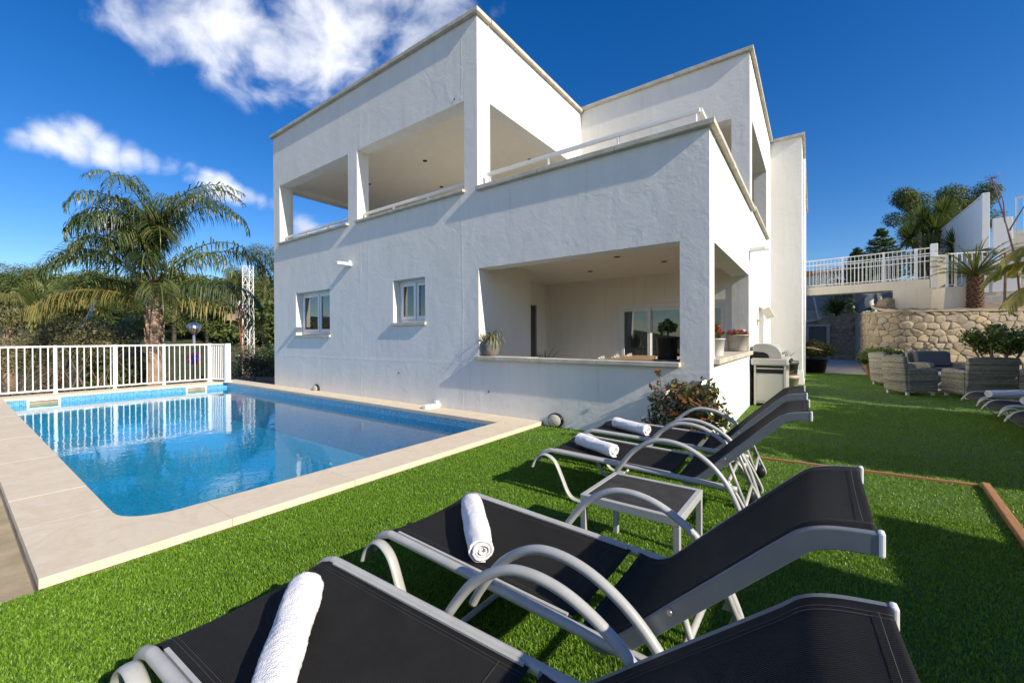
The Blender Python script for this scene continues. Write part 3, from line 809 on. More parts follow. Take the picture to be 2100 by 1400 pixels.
f.build('frame', M['pvc'], dr, bevel=0.004)
MB().box(x + 0.01, x + 0.02, 7.33, 8.37, 0.1, 2.07).build('pane', M['glass'], dr)
# service door in the side wall
MB().box(HX1 - 0.24, HX1 - 0.20, 10.55, 11.7, 0.1, 1.97).build('side_door', M['pvc'], house)
# tower windows
MB().box(-0.24 - 0.2, -0.24 - 0.16, HY3 + T + 1.6, HY3 + T + 2.6, 3.9, 5.2).build('tower_window', M['glass'], house)
MB().box(-0.24 - 0.2, -0.24 - 0.16, HY3 + T + 4.0, HY3 + T + 5.0, 0.9, 2.0).build('tower_window', M['glass'], house)
MB().tube([(-0.20, 14.6, 0.1), (-0.20, 14.6, 6.4)], 0.03, 8).build('downpipe', M['pvc'], house)

def low_rail(p, q, posts, z0, z1, nm='balcony_rail'):
    mb = MB(); p, q = Vector(p), Vector(q)
    mb.bar((p.x, p.y, z1), (q.x, q.y, z1), 0.05, 0.05)
    for k in posts:
        c = p.lerp(q, k); mb.bar((c.x, c.y, z0), (c.x, c.y, z1 - 0.02), 0.045, 0.03)
    return mb.build(nm, M['white'], house, bevel=0.004)
low_rail((-11.36, HY + 0.15, 0), (-8.26, HY + 0.15, 0), (0.03, .33, .66, .97), 3.81, 3.985)
low_rail((-7.88, HY + 0.15, 0), (-4.82, HY + 0.15, 0), (0.03, .33, .66, .97), 3.81, 3.985)
low_rail((-4.42, HY + 0.16, 0), (-1.10, HY + 0.16, 0), (0.02, .36, .69, .985), 3.795, 4.035, 'terrace_rail')
low_rail((-1.10, HY + 0.16, 0), (-1.10, 9.0, 0), (0.3, .62, .96), 3.795, 4.035, 'terrace_rail')

def spout(x, y, z, dx, dy):
    mb = MB()
    for s in (1,):
        d = Vector((dx, dy, 0)).normalized(); w = Vector((-d.y, d.x, 0))
        c = Vector((x, y, z))
        L = 0.32
        poly = [c - w * 0.075, c + w * 0.075, c + w * 0.075 + d * L * 0.8, c + w * 0.04 + d * L, c - w * 0.04 + d * L, c - w * 0.075 + d * L * 0.8]
        mb.prism([p - Vector((0, 0, 0.03)) for p in poly], (0, 0, 0.065))
        mb.prism([c - w * 0.04 + Vector((0, 0, 0.035)), c + w * 0.04 + Vector((0, 0, 0.035)), c + w * 0.04 + d * 0.05 + Vector((0, 0, 0.035)), c - w * 0.04 + d * 0.05 + Vector((0, 0, 0.035))], (0, 0, 0.05))
    return mb.build('wall_light', M['pvc'], house, bevel=0.01)
spout(-8.18, HY, 2.90, 0, -1); spout(HX1, 8.95, 2.93, 1, 0); spout(-5.48, HY, 0.09, 0, -1)

def bulkhead(x, z):
    mb = MB(); mb.lathe([(0.0, 0), (0.105, 0), (0.105, 0.035), (0.092, 0.05), (0.075, 0.05)], n=28, cap=False, sx=1.18)
    o = mb.build('bulkhead_lamp', M['black'], house); o.rotation_euler = (R(90), 0, 0); o.location = (x, HY - 0.001, z)
    g_ = MB(); g_.lathe([(0.092, 0.045), (0.080, 0.062), (0.05, 0.078), (0.0, 0.083)], n=28, cap=False, sx=1.18)
    g_.build('lens', M['palepot'], o)
bulkhead(-3.02, 0.10); bulkhead(-9.58, 0.10)
# flood light by the service door
fb = MB(); fb.box(HX1, HX1 + 0.10, 10.25, 10.29, 1.62, 1.66); fb.box(HX1 + 0.06, HX1 + 0.12, 10.18, 10.36, 1.60, 1.68)
fb.box(-0.08, 0.08, -0.06, 0.06, -0.11, 0.11, Matrix.Translation((HX1 + 0.20, 10.27, 1.80)) @ Matrix.Rotation(R(-25), 4, 'Y'))
fb.build('flood_light', M['cream'], house, bevel=0.006)
# recessed ceiling spots
for x, y, z in ((-9.6, 6.7, 5.42), (-7.3, 6.6, 5.42), (-6.3, 7.6, 5.42), (-5.6, 6.2, 5.42), (-8.2, 8.0, 5.42), (-5.3, 8.0, 5.42), (-2.6, 6.5, 2.62), (-2.1, 7.4, 2.62), (-3.6, 7.6, 2.62)):
    MB().lathe([(0.0, -0.012), (0.045, -0.012), (0.055, 0.0)], (x, y, z), 14).build('ceiling_spot', M['rust'] if z < 3 else M['black'], house)
# little vent pipe on the roof
MB().tube([(-10.9, 5.5, 6.7), (-10.9, 5.5, 7.05)], 0.03, 8).build('vent_pipe', M['pvc'], house)

# small plugged holes and marks in the render
for x, z in ((-4.28, 0.42), (-6.55, 0.62), (-5.02, 5.43), (-8.35, 4.9)):
    o = MB().lathe([(0.0, 0.0), (0.016, 0.0), (0.016, 0.006), (0.0, 0.006)], n=10).build('wall_plug', M['slate'], house); o.rotation_euler = (R(90), 0, 0); o.location = (x, HY - 0.0005, z)

# ------------------------------------------------------------------ turf blades (one mass nobody could count)
def in_lawn(x, y):
    a = (x > -3.225) & ~((x < -0.955) & (y > HY - 0.005)) & ~((y > HY3 - 0.1) & (x < -0.2)) & (y < 18.2)
    return a

def turf():
    xs, ys = [], []
    # density falls with distance from the terrace end where the loungers stand
    for (x0, x1, y0, y1, n) in ((-3.24, 2.2, 0.0, 2.2, 320000), (-3.24, 2.2, 2.2, 4.2, 170000), (-3.24, 2.4, 4.2, 6.2, 60000),
                                (-1.0, 3.2, 6.2, 10.0, 50000), (-1.0, 5.0, 10.0, 18.2, 36000), (-3.3, 2.0, -0.8, 0.0, 22000)):
        xs.append(RNG.uniform(x0, x1, n)); ys.append(RNG.uniform(y0, y1, n))
    x = np.concatenate(xs); y = np.concatenate(ys)
    k = in_lawn(x, y); x, y = x[k], y[k]
    n = len(x)
    dist = np.hypot(x, y)
    a = RNG.uniform(0, 2 * np.pi, n)
    wdt = RNG.uniform(0.0014, 0.0024, n) * (1 + np.maximum(0, dist - 2.0) * 0.16)
    L = RNG.uniform(0.011, 0.021, n) * (1 + np.maximum(0, dist - 6) * 0.012)
    ln = RNG.uniform(0.1, 0.85, n)
    la = RNG.uniform(0, 2 * np.pi, n)
    tx, ty = np.cos(a) * wdt, np.sin(a) * wdt
    lx, ly = np.cos(la) * ln * L, np.sin(la) * ln * L
    h = L * np.sqrt(np.maximum(0.15, 1 - ln ** 2 * 0.8))
    V = np.empty((n, 5, 3), np.float32)
    V[:, 0] = np.stack([x - tx, y - ty, np.full(n, -0.002)], 1)
    V[:, 1] = np.stack([x + tx, y + ty, np.full(n, -0.002)], 1)
    V[:, 2] = np.stack([x + tx * .9 + lx * .4, y + ty * .9 + ly * .4, h * .6], 1)
    V[:, 3] = np.stack([x - tx * .9 + lx * .4, y - ty * .9 + ly * .4, h * .6], 1)
    V[:, 4] = np.stack([x + lx, y + ly, h], 1)
    b = np.arange(n) * 5
    tris = np.concatenate([np.stack([b, b + 1, b + 2], 1), np.stack([b, b + 2, b + 3], 1), np.stack([b + 3, b + 2, b + 4], 1)])
    patch = 0.5 + 0.5 * np.sin(x * 2.1 + np.sin(y * 1.7)) * np.sin(y * 2.6 + 1)
    rnd = np.clip(RNG.beta(2.2, 2.4, n) * 0.8 + 0.1 * patch + (RNG.random(n) > 0.97) * 0.2, 0, 1)
    o = npmesh('turf', V.reshape(-1, 3), tris, M['blade'], attr=np.concatenate([rnd, rnd, rnd]))
    tag(o, 'bright green artificial turf around the pool and loungers', 'grass', kind='stuff')
turf()

# ------------------------------------------------------------------ wooden edging boards on the lawn
def board(p, q, w, h, label):
    d = Vector((q[0] - p[0], q[1] - p[1], 0)); L = d.length
    o = MB().box(0, L, -w / 2, w / 2, -0.02, h).build('wooden_edging', M['wood'], bevel=0.006)
    o.location = (p[0], p[1], 0); o.rotation_euler = (0, 0, math.atan2(d.y, d.x))
    tag(o, label, 'edging board', 'wooden boards edging the turf')
board((-0.93, 5.045), (1.155, 5.215), 0.022, 0.028, 'long thin wooden board running from the barbecue corner across the turf')
board((1.195, 5.235), (0.80, 1.2), 0.05, 0.045, 'thick brown wooden board at the right end, running towards the camera')

# ------------------------------------------------------------------ sun loungers
def lounger(loc, rz, zb, label, w=0.60):
    """u runs from the foot (u = 0) to the head; zb = height of the bend near the head"""
    root = empty('sun_lounger', loc, rz, label, 'sun lounger', 'black mesh sun loungers with grey frames')
    hw = w / 2
    def rz_(u): return 0.368 - 0.045 * max(0, u) / 1.3
    for s in (-1, 1):
        y = s * hw
        MB().tube(bez([(-0.125, y, 0.265), (-0.085, y, 0.33), (-0.02, y, 0.362), (0.06, y, 0.366), (0.5, y, 0.350), (1.0, y, 0.332), (1.36, y, 0.318)], 6), 0.019, 10, flat=1.0).build('side_rail', M['alu'], root)
        # foot leg: hooks over the end, drops to the turf
        yl = y + s * 0.038
        MB().tube(bez([(-0.155, yl, 0.215), (-0.12, yl, 0.285), (-0.06, yl, 0.330), (0.0, yl, 0.328), (0.06, yl, 0.285), (0.115, yl, 0.18), (0.165, yl, 0.075), (0.21, yl, 0.028), (0.27, yl, 0.016), (0.34, yl, 0.016)], 6),
                  0.025, 10, flat=0.42).build('leg', M['alu'], root)
        # curved arm that comes down as the rear leg
        ya = y + s * 0.035
        MB().tube(bez([(0.555, ya, 0.27), (0.60, ya, 0.345), (0.70, ya, 0.475), (0.82, ya, 0.557), (0.93, ya, 0.578), (1.06, ya, 0.553), (1.19, ya, 0.478), (1.29, ya, 0.37), (1.36, ya, 0.235), (1.405, ya, 0.10), (1.43, ya, 0.012)], 6),
                  0.0170, 10).build('arm', M['alu'], root)
        MB().tube([(0.575, ya, 0.30), (0.57, y, 0.335)], 0.012, 6).build('arm_bracket', M['alu'], root)
        # toothed rack that holds the back prop
        yr = y - s * 0.035
        tb = MB()
        tb.tube(bez([(1.30, yr, 0.345), (1.36, yr, 0.26), (1.45, yr, 0.075), (1.44, yr, 0.03)], 4), 0.011, 8)
        teeth = []
        for k in range(5):
            t_ = k / 5
            a = Vector((1.315 + 0.125 * t_, yr - 0.004, 0.325 - 0.235 * t_)); d = Vector((0.47, 0, -0.88)).normalized(); nn = Vector((-0.88, 0, -0.47)).normalized()
            tb.prism([a, a + d * 0.05, a + d * 0.035 + nn * 0.034, a + d * 0.018 + nn * 0.012], (0, 0.008, 0))
        tb.build('rack', M['alu'], root)
        wl = MB(); wl.lathe([(0.0, -0.02), (0.05, -0.02), (0.055, 0.0), (0.05, 0.02), (0.0, 0.02)], n=16)
        o = wl.build('wheel', M['black'], root); o.rotation_euler = (R(90), 0, 0); o.location = (1.405, y - s * 0.07, 0.056)
        # back side beam with its flared end
        yb = y - s * 0.012
        dirb = Vector((1.60 - 1.12, 0, zb - 0.345)).normalized()
        line = bez([(0.985, yb, 0.338), (1.035, yb, 0.330), (1.085, yb, 0.335), (1.14, yb, 0.368)] + [(1.12 + (1.56 - 1.12) * k / 3, yb, 0.352 + (zb - 0.03 - 0.352) * k / 3) for k in (1, 2, 3)] + [(1.605, yb, zb + 0.008), (1.66, yb, zb + 0.028), (1.745, yb, zb + 0.038)], 5)
        v, f = [], []
        nlen = len(line)
        for i, p in enumerate(line):
            d = (line[min(i + 1, nlen - 1)] - line[max(i - 1, 0)]).normalized()
            up = Vector((-d.z, 0, d.x))
            hgt = 0.050 * min(1.0, 0.45 + i * 0.08)
            for a, b in ((-1, 0), (1, 0), (1, -1), (-1, -1)):
                v.append(p + Vector((0, a * 0.011, 0)) + up * (b * hgt + 0.006))
        for i in range(nlen - 1):
            for k in range(4):
                f.append((i * 4 + k, (i + 1) * 4 + k, (i + 1) * 4 + (k + 1) % 4, i * 4 + (k + 1) % 4))
        f += [(3, 2, 1, 0), tuple((nlen - 1) * 4 + k for k in range(4))]
        MB().add(v, f, False).build('back_beam', M['alud'], root, bevel=0.003)
        e = line[-1]
        MB().box(e.x - 0.004, e.x + 0.009, e.y - 0.0125, e.y + 0.0125, e.z - 0.048, e.z + 0.010).build('end_cap', M['white'], root, bevel=0.005)
    # cross tubes
    for u, z in ((0.34, 0.016), (1.30, 0.335), (0.56, 0.325)):
        MB().tube([(u, -hw, z), (u, hw, z)], 0.013, 8).build('cross_tube', M['alu'], root)
    # prop under the backrest
    zp = 0.345 + (1.30 - 1.12) * (zb - 0.345) / 0.48
    pr = MB()
    for s in (-1, 1):
        pr.tube([(1.29, s * 0.21, zp - 0.03), (1.40, s * 0.23, 0.20)], 0.011, 8)
    pr.tube([(1.40, -0.25, 0.20), (1.40, 0.25, 0.20)], 0.012, 8)
    pr.build('back_prop', M['alu'], root)
    bolts = MB()
    for s in (-1, 1):
        bolts.tube([(1.29, s * (hw + 0.004), zp - 0.012), (1.29, s * (hw + 0.012), zp - 0.012)], 0.008, 8)
    bolts.build('bolt', M['steel'], root)
    # fabric: seat and back, slightly sagging between the rails
    def cloth(line, name, sag, ins=0.022, seam_end=True):
        ny = 13
        v, f = [], []
        n = len(line)
        for i, p in enumerate(line):
            for j in range(ny):
                t_ = j / (ny - 1) * 2 - 1
                e_ = min(1, i / 4, (n - 1 - i) / 4)
                v.append((p[0], t_ * (hw - ins), p[1] - sag * (1 - t_ * t_) * (0.4 + 0.6 * e_)))
        for i in range(n - 1):
            for j in range(ny - 1):
                f.append((i * ny + j, (i + 1) * ny + j, (i + 1) * ny + j + 1, i * ny + j + 1))
        o = MB().add(v, f, True).build(name, M['mesh'], root)
        md = o.modifiers.new('thick', 'SOLIDIFY'); md.thickness = 0.003
        # stitched hem lines
        sm_ = MB()
        for off in (0.03, 0.042):
            for s in (-1, 1):
                pts = [(p[0], s * (hw - ins - off), p[1] - sag * (1 - ((hw - ins - off) / (hw - ins)) ** 2) + 0.0035) for p in line]
                sm_.tube(pts, 0.0006, 4)
        for i in ((2, -3) if seam_end else ()):
            p = line[i]
            pts = [(p[0], t_ * (hw - ins - 0.03), p[1] - sag * (1 - t_ * t_) * 0.7 + 0.0035) for t_ in np.linspace(-1, 1, 9)]
            sm_.tube(pts, 0.0006, 4)
        sm_.build('stitching', M['seam'], o)
        return o
    seat_line = [(p.x, p.z) for p in bez([(-0.125, 0, 0.272), (-0.085, 0, 0.338), (-0.02, 0, 0.371), (0.06, 0, 0.376), (0.5, 0, 0.360), (0.955, 0, 0.344)], 8)]
    cloth(seat_line, 'seat', 0.018)
    back_line = [(p.x, p.z) for p in bez([(1.0, 0, 0.346), (1.04, 0, 0.338), (1.085, 0, 0.343), (1.14, 0, 0.376)] + [(1.12 + 0.44 * k / 3, 0, 0.360 + (zb - 0.022 - 0.360) * k / 3) for k in (1, 2, 3)] + [(1.605, 0, zb + 0.017), (1.66, 0, zb + 0.036), (1.74, 0, zb + 0.046)], 6)]
    cloth(back_line, 'backrest', 0.016)
    for s in (-1, 1):
        MB().bar((0.03, s * (hw - 0.024), 0.376), (0.94, s * (hw - 0.024), 0.345), 0.012, 0.012).build('fabric_channel', M['alu'], root)
    return root

lounger((-1.603, 0.655, 0), R(3.5), 0.747, 'nearest black sun lounger at the front edge, cut off by the bottom of the photo')
lounger((-1.62, 1.54, 0), R(-0.6), 0.815, 'black sun lounger between the nearest one and the low side table')
lounger((-1.762, 3.25, 0), R(1.6), 0.808, 'black sun lounger just beyond the low side table')
lounger((-1.796, 4.105, 0), R(2.3), 0.819, 'black sun lounger nearest the villa wall and the red leaved bush')
lounger((2.19, 9.72, 0), R(1), 0.80, 'black sun lounger right behind the big wicker armchair, foot end showing, with a towel', 0.66)
lounger((2.16, 8.62, 0), R(0), 0.80, 'middle one of the loungers at the right edge, foot end and towel showing', 0.60)
lounger((2.10, 7.50, 0), R(-1), 0.80, 'lounger lowest at the right edge, only its curved foot end in view', 0.60)

# ------------------------------------------------------------------ rolled towels
def towel(p, q, label, r=0.062, seed=1):
    rnd = random.Random(seed)
    p, q = Vector(p), Vector(q)
    L = (q - p).length
    turns, n = 3.6, 110
    rin, th = 0.012, 0.0125
    outer, inner = [], []
    for k in range(n + 1):
        t_ = k / n
        a = t_ * turns * 2 * math.pi + 1.2
        rr = rin + (r - rin) * t_
        outer.append((rr, a)); inner.append((rr - th * 0.82, a))
    ring = [(max(rr, 0.002), a) for rr, a in outer] + [(max(rr, 0.001), a) for rr, a in reversed(inner)]
    nseg = 64
    v, f = [], []
    m_ = len(ring)
    ph = [rnd.uniform(0, 6) for _ in range(6)]
    for i in range(nseg + 1):
        x = i / nseg
        sq = 1 + 0.05 * math.sin(x * 5 + ph[0]) + 0.03 * math.sin(x * 13 + ph[1])
        if i == 0 or i == nseg: sq *= 0.955
        for j, (rr, a) in enumerate(ring):
            lay = rr / r
            xo = x * L + (0.010 * math.sin(a * 0.5 + ph[2]) * lay if i in (0, nseg) else 0)
            w = rr * sq * (1 + 0.02 * math.sin(7 * a + 9 * x + ph[3]) + 0.018 * math.sin(3 * a - 4 * x + ph[4])) + (rnd.uniform(-.0016, .0016) if lay > .7 else 0)
            zz = math.sin(a) * w * 0.92
            v.append((xo, math.cos(a) * w * 1.05, max(zz, -r * 0.80)))
    for i in range(nseg):
        for j in range(m_):
            j2 = (j + 1) % m_
            f.append((i * m_ + j, i * m_ + j2, (i + 1) * m_ + j2, (i + 1) * m_ + j))
    for e in (0, nseg):
        for j in range(n):
            a, b, c, d = j, j + 1, m_ - 2 - j, m_ - 1 - j
            f.append(tuple(e * m_ + k for k in (a, b, c, d)))
    o = MB().add(v, f, True).build('rolled_towel', M['towel'])
    d = (q - p).normalized()
    o.location = p
    o.rotation_euler = (0, -math.asin(d.z), math.atan2(d.y, d.x))
    tag(o, label, 'towel', 'white towels rolled up on the loungers')

ZT = 0.418
towel((-1.46, 0.755, ZT + 0.004), (-1.065, 0.455, ZT), 'biggest white towel, on the nearest lounger, cut by the bottom of the photo', 0.062, 1)
towel((-1.485, 1.665, ZT), (-1.11, 1.305, ZT - 0.004), 'white rolled towel with its spiral end towards the camera, left of the side table', 0.060, 2)
towel((-1.64, 3.245, ZT + 0.002), (-1.25, 3.065, ZT - 0.002), 'white rolled towel on the lounger just beyond the side table', 0.060, 3)
towel((-1.66, 4.10, ZT + 0.002), (-1.27, 3.92, ZT - 0.002), 'white rolled towel on the lounger nearest the villa wall', 0.060, 4)
towel((2.10, 9.10, ZT + 0.02), (2.56, 9.43, ZT + 0.02), 'long bluish white towel at the right edge, in front of the big wicker armchair', 0.066, 5)
towel((2.27, 8.45, ZT + 0.015), (2.70, 8.62, ZT + 0.015), 'white towel cut off by the right edge of the photo, below the other one there', 0.066, 6)

# ------------------------------------------------------------------ low side table
tb = empty('side_table', (-0.805, 2.385, 0), R(-1), 'low side table with grey metal frame and dark top between two loungers', 'table')
hx, hy, ht = 0.275, 0.245, 0.40
fr_ = MB()
for a in (-1, 1):
    fr_.box(-hx, hx, a * hy - (0.03 if a > 0 else 0), a * hy + (0.03 if a < 0 else 0), ht - 0.045, ht)
    fr_.box(a * hx - (0.03 if a > 0 else 0), a * hx + (0.03 if a < 0 else 0), -hy + 0.03, hy - 0.03, ht - 0.045, ht)
fr_.build('frame', M['alu'], tb, bevel=0.003)
MB().box(-hx + 0.028, hx - 0.028, -hy + 0.028, hy - 0.028, ht - 0.012, ht - 0.003).build('table_top', mat('dark_table_top', (0.048, 0.045, 0.042), 0.6, var=0.25, vscale=9), tb)
for a in (-1, 1):
    for b in (-1, 1):
        x0 = -hx if a < 0 else hx - 0.034; y0 = -hy if b < 0 else hy - 0.034
        MB().box(x0 + 0.001, x0 + 0.033, y0 + 0.001, y0 + 0.033, 0, ht - 0.046).build('leg', M['alu'], tb, bevel=0.003)

# ------------------------------------------------------------------ white pool fence
def railing(name, pts, z0, z1, step, label, cat, group=None, post_at=(), kind_mat='white', mid=None, bar_r=0.010, postw=0.06, ztop_post=0.03, rail=0.05, post_foot=None, bottom=0.08):
    root = empty(name, (pts[0][0], pts[0][1], 0), 0, label, cat, group)
    o0 = Vector((pts[0][0], pts[0][1], 0))
    for (a, b), st in zip(zip(pts[:-1], pts[1:]), step):
        a_, b_ = Vector((*a[:2], 0)) - o0, Vector((*b[:2], 0)) - o0
        za = a[2] if len(a) > 2 else 0.0; zb_ = b[2] if len(b) > 2 else 0.0
        up = Vector((0, 0, 1))
        MB().bar(a_ + up * (z1 + za), b_ + up * (z1 + zb_), rail, rail * 0.8).build('top_rail', M[kind_mat], root, bevel=0.004)
        MB().bar(a_ + up * (z0 + bottom + za), b_ + up * (z0 + bottom + zb_), rail * 0.75, rail * 0.7).build('bottom_rail', M[kind_mat], root, bevel=0.003)
        if mid: MB().bar(a_ + up * (z1 - mid + za), b_ + up * (z1 - mid + zb_), rail * 0.7, rail * 0.7).build('middle_rail', M[kind_mat], root)
        L = (b_ - a_).length; n = max(1, int(round(L / st)))
        for k in range(1, n):
            t_ = k / n; p = a_.lerp(b_, t_); dz = za + (zb_ - za) * t_
            MB().tube([p + up * (z0 + bottom + dz), p + up * (z1 + dz)], bar_r, 6, smooth=False).build('baluster', M[kind_mat], root)
    for p in post_at:
        q = Vector((p[0], p[1], 0)) - o0; w = (p[2] if len(p) > 2 else postw) / 2
        m_ = MB().box(q.x - w, q.x + w, q.y - w, q.y + w, z0 + (p[3] if len(p) > 3 else 0), z1 + ztop_post)
        m_.box(q.x - w * 1.5, q.x + w * 1.5, q.y - w * 1.5, q.y + w * 1.5, z0 - 0.004, z0 + 0.012)
        m_.build('post', M[kind_mat], root, bevel=0.006)
    return root

FX = -14.13
railing('pool_fence', [(FX, -2.2), (FX, 4.50), (-13.58, 4.76)], 0.06, 1.135, [0.1165, 0.058], 'white metal fence with thin upright bars along the far end of the pool', 'fence',
        post_at=[(FX, 1.49), (FX, 2.49), (FX, 3.46), (FX, 4.50, 0.10), (-13.58, 4.76, 0.13), (FX, 0.5)], bar_r=0.012)

# ------------------------------------------------------------------ plants and pots (leaves are many small faces)
def leaf_cloud(centers, radii, n, size, asp=0.5, flat=0.0, shell=0.55, zsq=1.0, seed=0, up=0.0):
    """leaf quads spread through blobs; returns vertices, faces, value per leaf"""
    rg = np.random.default_rng(seed)
    centers = np.asarray(centers, float); radii = np.asarray(radii, float)
    w = radii ** 2; idx = rg.choice(len(radii), n, p=w / w.sum())
    d = rg.normal(size=(n, 3)); d /= np.linalg.norm(d, axis=1, keepdims=True)
    rr = shell + (1 - shell) * rg.random(n) ** 0.6
    rr = rr * (0.82 + 0.36 * rg.random(n))
    P = centers[idx] + d * (radii[idx] * rr)[:, None] * np.array([1, 1, zsq])
    nrm = d + rg.normal(size=(n, 3)) * 0.7 + np.array([0, 0, up]); nrm /= np.linalg.norm(nrm, axis=1, keepdims=True)
    t = np.cross(nrm, rg.normal(size=(n, 3))); t /= np.linalg.norm(t, axis=1, keepdims=True)
    b = np.cross(nrm, t)
    s = size * rg.uniform(0.55, 1.3, n)[:, None]
    V = np.stack([P - t * s, P - b * s * asp, P + t * s, P + b * s * asp], 1).reshape(-1, 3)
    Fq = np.arange(n * 4).reshape(-1, 4)
    val = np.clip(rg.beta(2, 2, n) + 0.16 * (rg.random(len(radii))[idx] - 0.5), 0, 1)
    return V, Fq, val


def foliage(name, parent, m, *a, **k):
    V, Fq, val = leaf_cloud(*a, **k)
    return npmesh(name, V, Fq, m, parent, val)


def blades(name, parent, m, base, n, L, w, spread, seed=0, droop=0.6, elev=(0.3, 1.4), seg=5, stiff=False):
    """rosette of long narrow leaves growing from base"""
    rg = np.random.default_rng(seed)
    V, Fq, val = [], [], []
    for i in range(n):
        az = rg.uniform(0, 2 * np.pi); el = rg.uniform(*elev); l = L * rg.uniform(0.7, 1.15)
        h = np.array([np.cos(az), np.sin(az), 0]); side = np.array([-np.sin(az), np.cos(az), 0])
        p = np.array(base, float) + h * spread * rg.random() * 0.3; e = el; rv = rg.random()
        b0 = len(V)
        for k in range(seg + 1):
            t_ = k / seg
            ww = w * (1 - t_ ** 1.6) * (0.55 + 0.9 * min(1, t_ * 3)) * 0.7 + 0.0006
            V += [p - side * ww, p + side * ww]
            d = h * np.cos(e) + np.array([0, 0, np.sin(e)])
            p = p + d * l / seg
            e -= droop * (0.4 + t_) * (1.0 if not stiff else 0.3) / seg * 2
        for k in range(seg):
            Fq.append((b0 + 2 * k, b0 + 2 * k + 1, b0 + 2 * k + 3, b0 + 2 * k + 2)); val.append(rv)
    return npmesh(name, np.array(V), np.array(Fq), m, parent, np.array(val))


def pot(loc, r0, r1, h, m, label, cat='potted plant', group=None, name='potted_plant', rim=0.015, n=22, prof=None):
    root = empty(name, loc, 0, label, cat, group)
    mb = MB()
    mb.lathe(prof or [(r0 * 0.95, 0), (r0, 0.01), (r1, h - rim), (r1 * 1.05, h - rim), (r1 * 1.05, h), (r1 * 0.9, h), (r1 * 0.88, h - 0.03), (0.0, h - 0.03)], n=n, cap=False)
    mb.build('pot', m, root)
    return root

# on the porch sill
p = pot((-4.34, 5.36, 0.996), 0.10, 0.15, 0.27, M['greypot'], 'round grey pot with a drooping spider plant on the left end of the porch sill',
        prof=[(0.085, 0), (0.125, 0.03), (0.148, 0.11), (0.148, 0.19), (0.13, 0.262), (0.115, 0.272), (0.105, 0.25), (0, 0.25)])
blades('leaves', p, M['spiderleaf'], (0, 0, 0.25), 90, 0.42, 0.008, 0.08, 5, 2.1, (0.3, 1.4), 8)
p = pot((-1.50, 5.40, 0.996), 0.12, 0.14, 0.30, M['black'], 'tall black faceted pot with a small jade tree on the porch sill', n=6)
MB().lathe([(0.16, 0), (0.17, 0.012), (0.16, 0.02), (0, 0.02)], (0, 0, -0.0), 20, cap=False).build('saucer', M['slate'], p)
st = MB(); st.tube([(0, 0, 0.26), (0.01, 0.01, 0.34), (0.0, 0.0, 0.40)], [0.018, 0.015, 0.011], 6); st.tube([(0.005, 0, 0.35), (0.07, 0.02, 0.41)], 0.009, 6); st.build('stem', M['bark'], p)
foliage('crown', p, M['shrubleaf'], [(-0.04, 0, 0.42), (0.05, 0.03, 0.43), (0.02, -0.03, 0.47)], [0.07, 0.07, 0.06], 420, 0.026, 0.8, seed=6, shell=0.2)
p = pot((-1.10, 6.36, 1.036), 0.095, 0.115, 0.24, M['whitepot'], 'white pot of red flowers behind the corner column of the porch')
blades('leaves', p, M['shrubleaf'], (0, 0, 0.22), 24, 0.16, 0.012, 0.1, 9, 0.9, (0.5, 1.4), 4)
foliage('flowers', p, M['redflower'], [(0, 0, 0.36), (0.06, 0.05, 0.33), (-0.04, -0.05, 0.34), (0.02, -0.08, 0.40)], [0.07, 0.05, 0.06, 0.05], 260, 0.02, 0.8, seed=10, shell=0.2)
p = pot((-1.10, 8.42, 1.036), 0.145, 0.185, 0.30, M['palepot'], 'pale ribbed pot of reddish succulents on the side porch sill by the barbecue')
MB().lathe([(0.17, 0), (0.18, 0.014), (0, 0.018)], (0, 0, 0), 20, cap=False).build('saucer', M['greypot'], p)
foliage('succulents', p, M['redflower'], [(0, 0, 0.32), (0.1, 0.03, 0.31), (-0.1, -0.02, 0.31), (0.0, 0.1, 0.31), (0, -0.1, 0.31)], [0.09, 0.08, 0.08, 0.08, 0.08], 420, 0.028, 0.7, seed=12, shell=0.3)
# tall houseplant standing by the porch door
p = pot((-4.72, 7.7, 0.16), 0.15, 0.2, 0.35, M['slate'], 'dark leafy houseplant on the porch floor beside the glass door', name='potted_plant')
blades('leaves', p, M['yuccaleaf'], (0, 0, 0.33), 46, 0.75, 0.02, 0.2, 21, 0.9, (0.6, 1.5), 5)

# dining table and woven chairs on the porch
dt = empty('dining_table', (-2.45, 7.2, 0.16), 0, 'long teak dining table on the porch, its top just over the sill', 'table')
MB().box(-0.45, 0.45, -1.0, 1.0, 0.735, 0.775).build('table_top', M['teak'], dt, bevel=0.004)
for a in (-0.38, 0.38):
    for b in (-0.9, 0.9): MB().box(a - 0.04, a + 0.04, b - 0.04, b + 0.04, 0, 0.734).build('leg', M['teak'], dt)

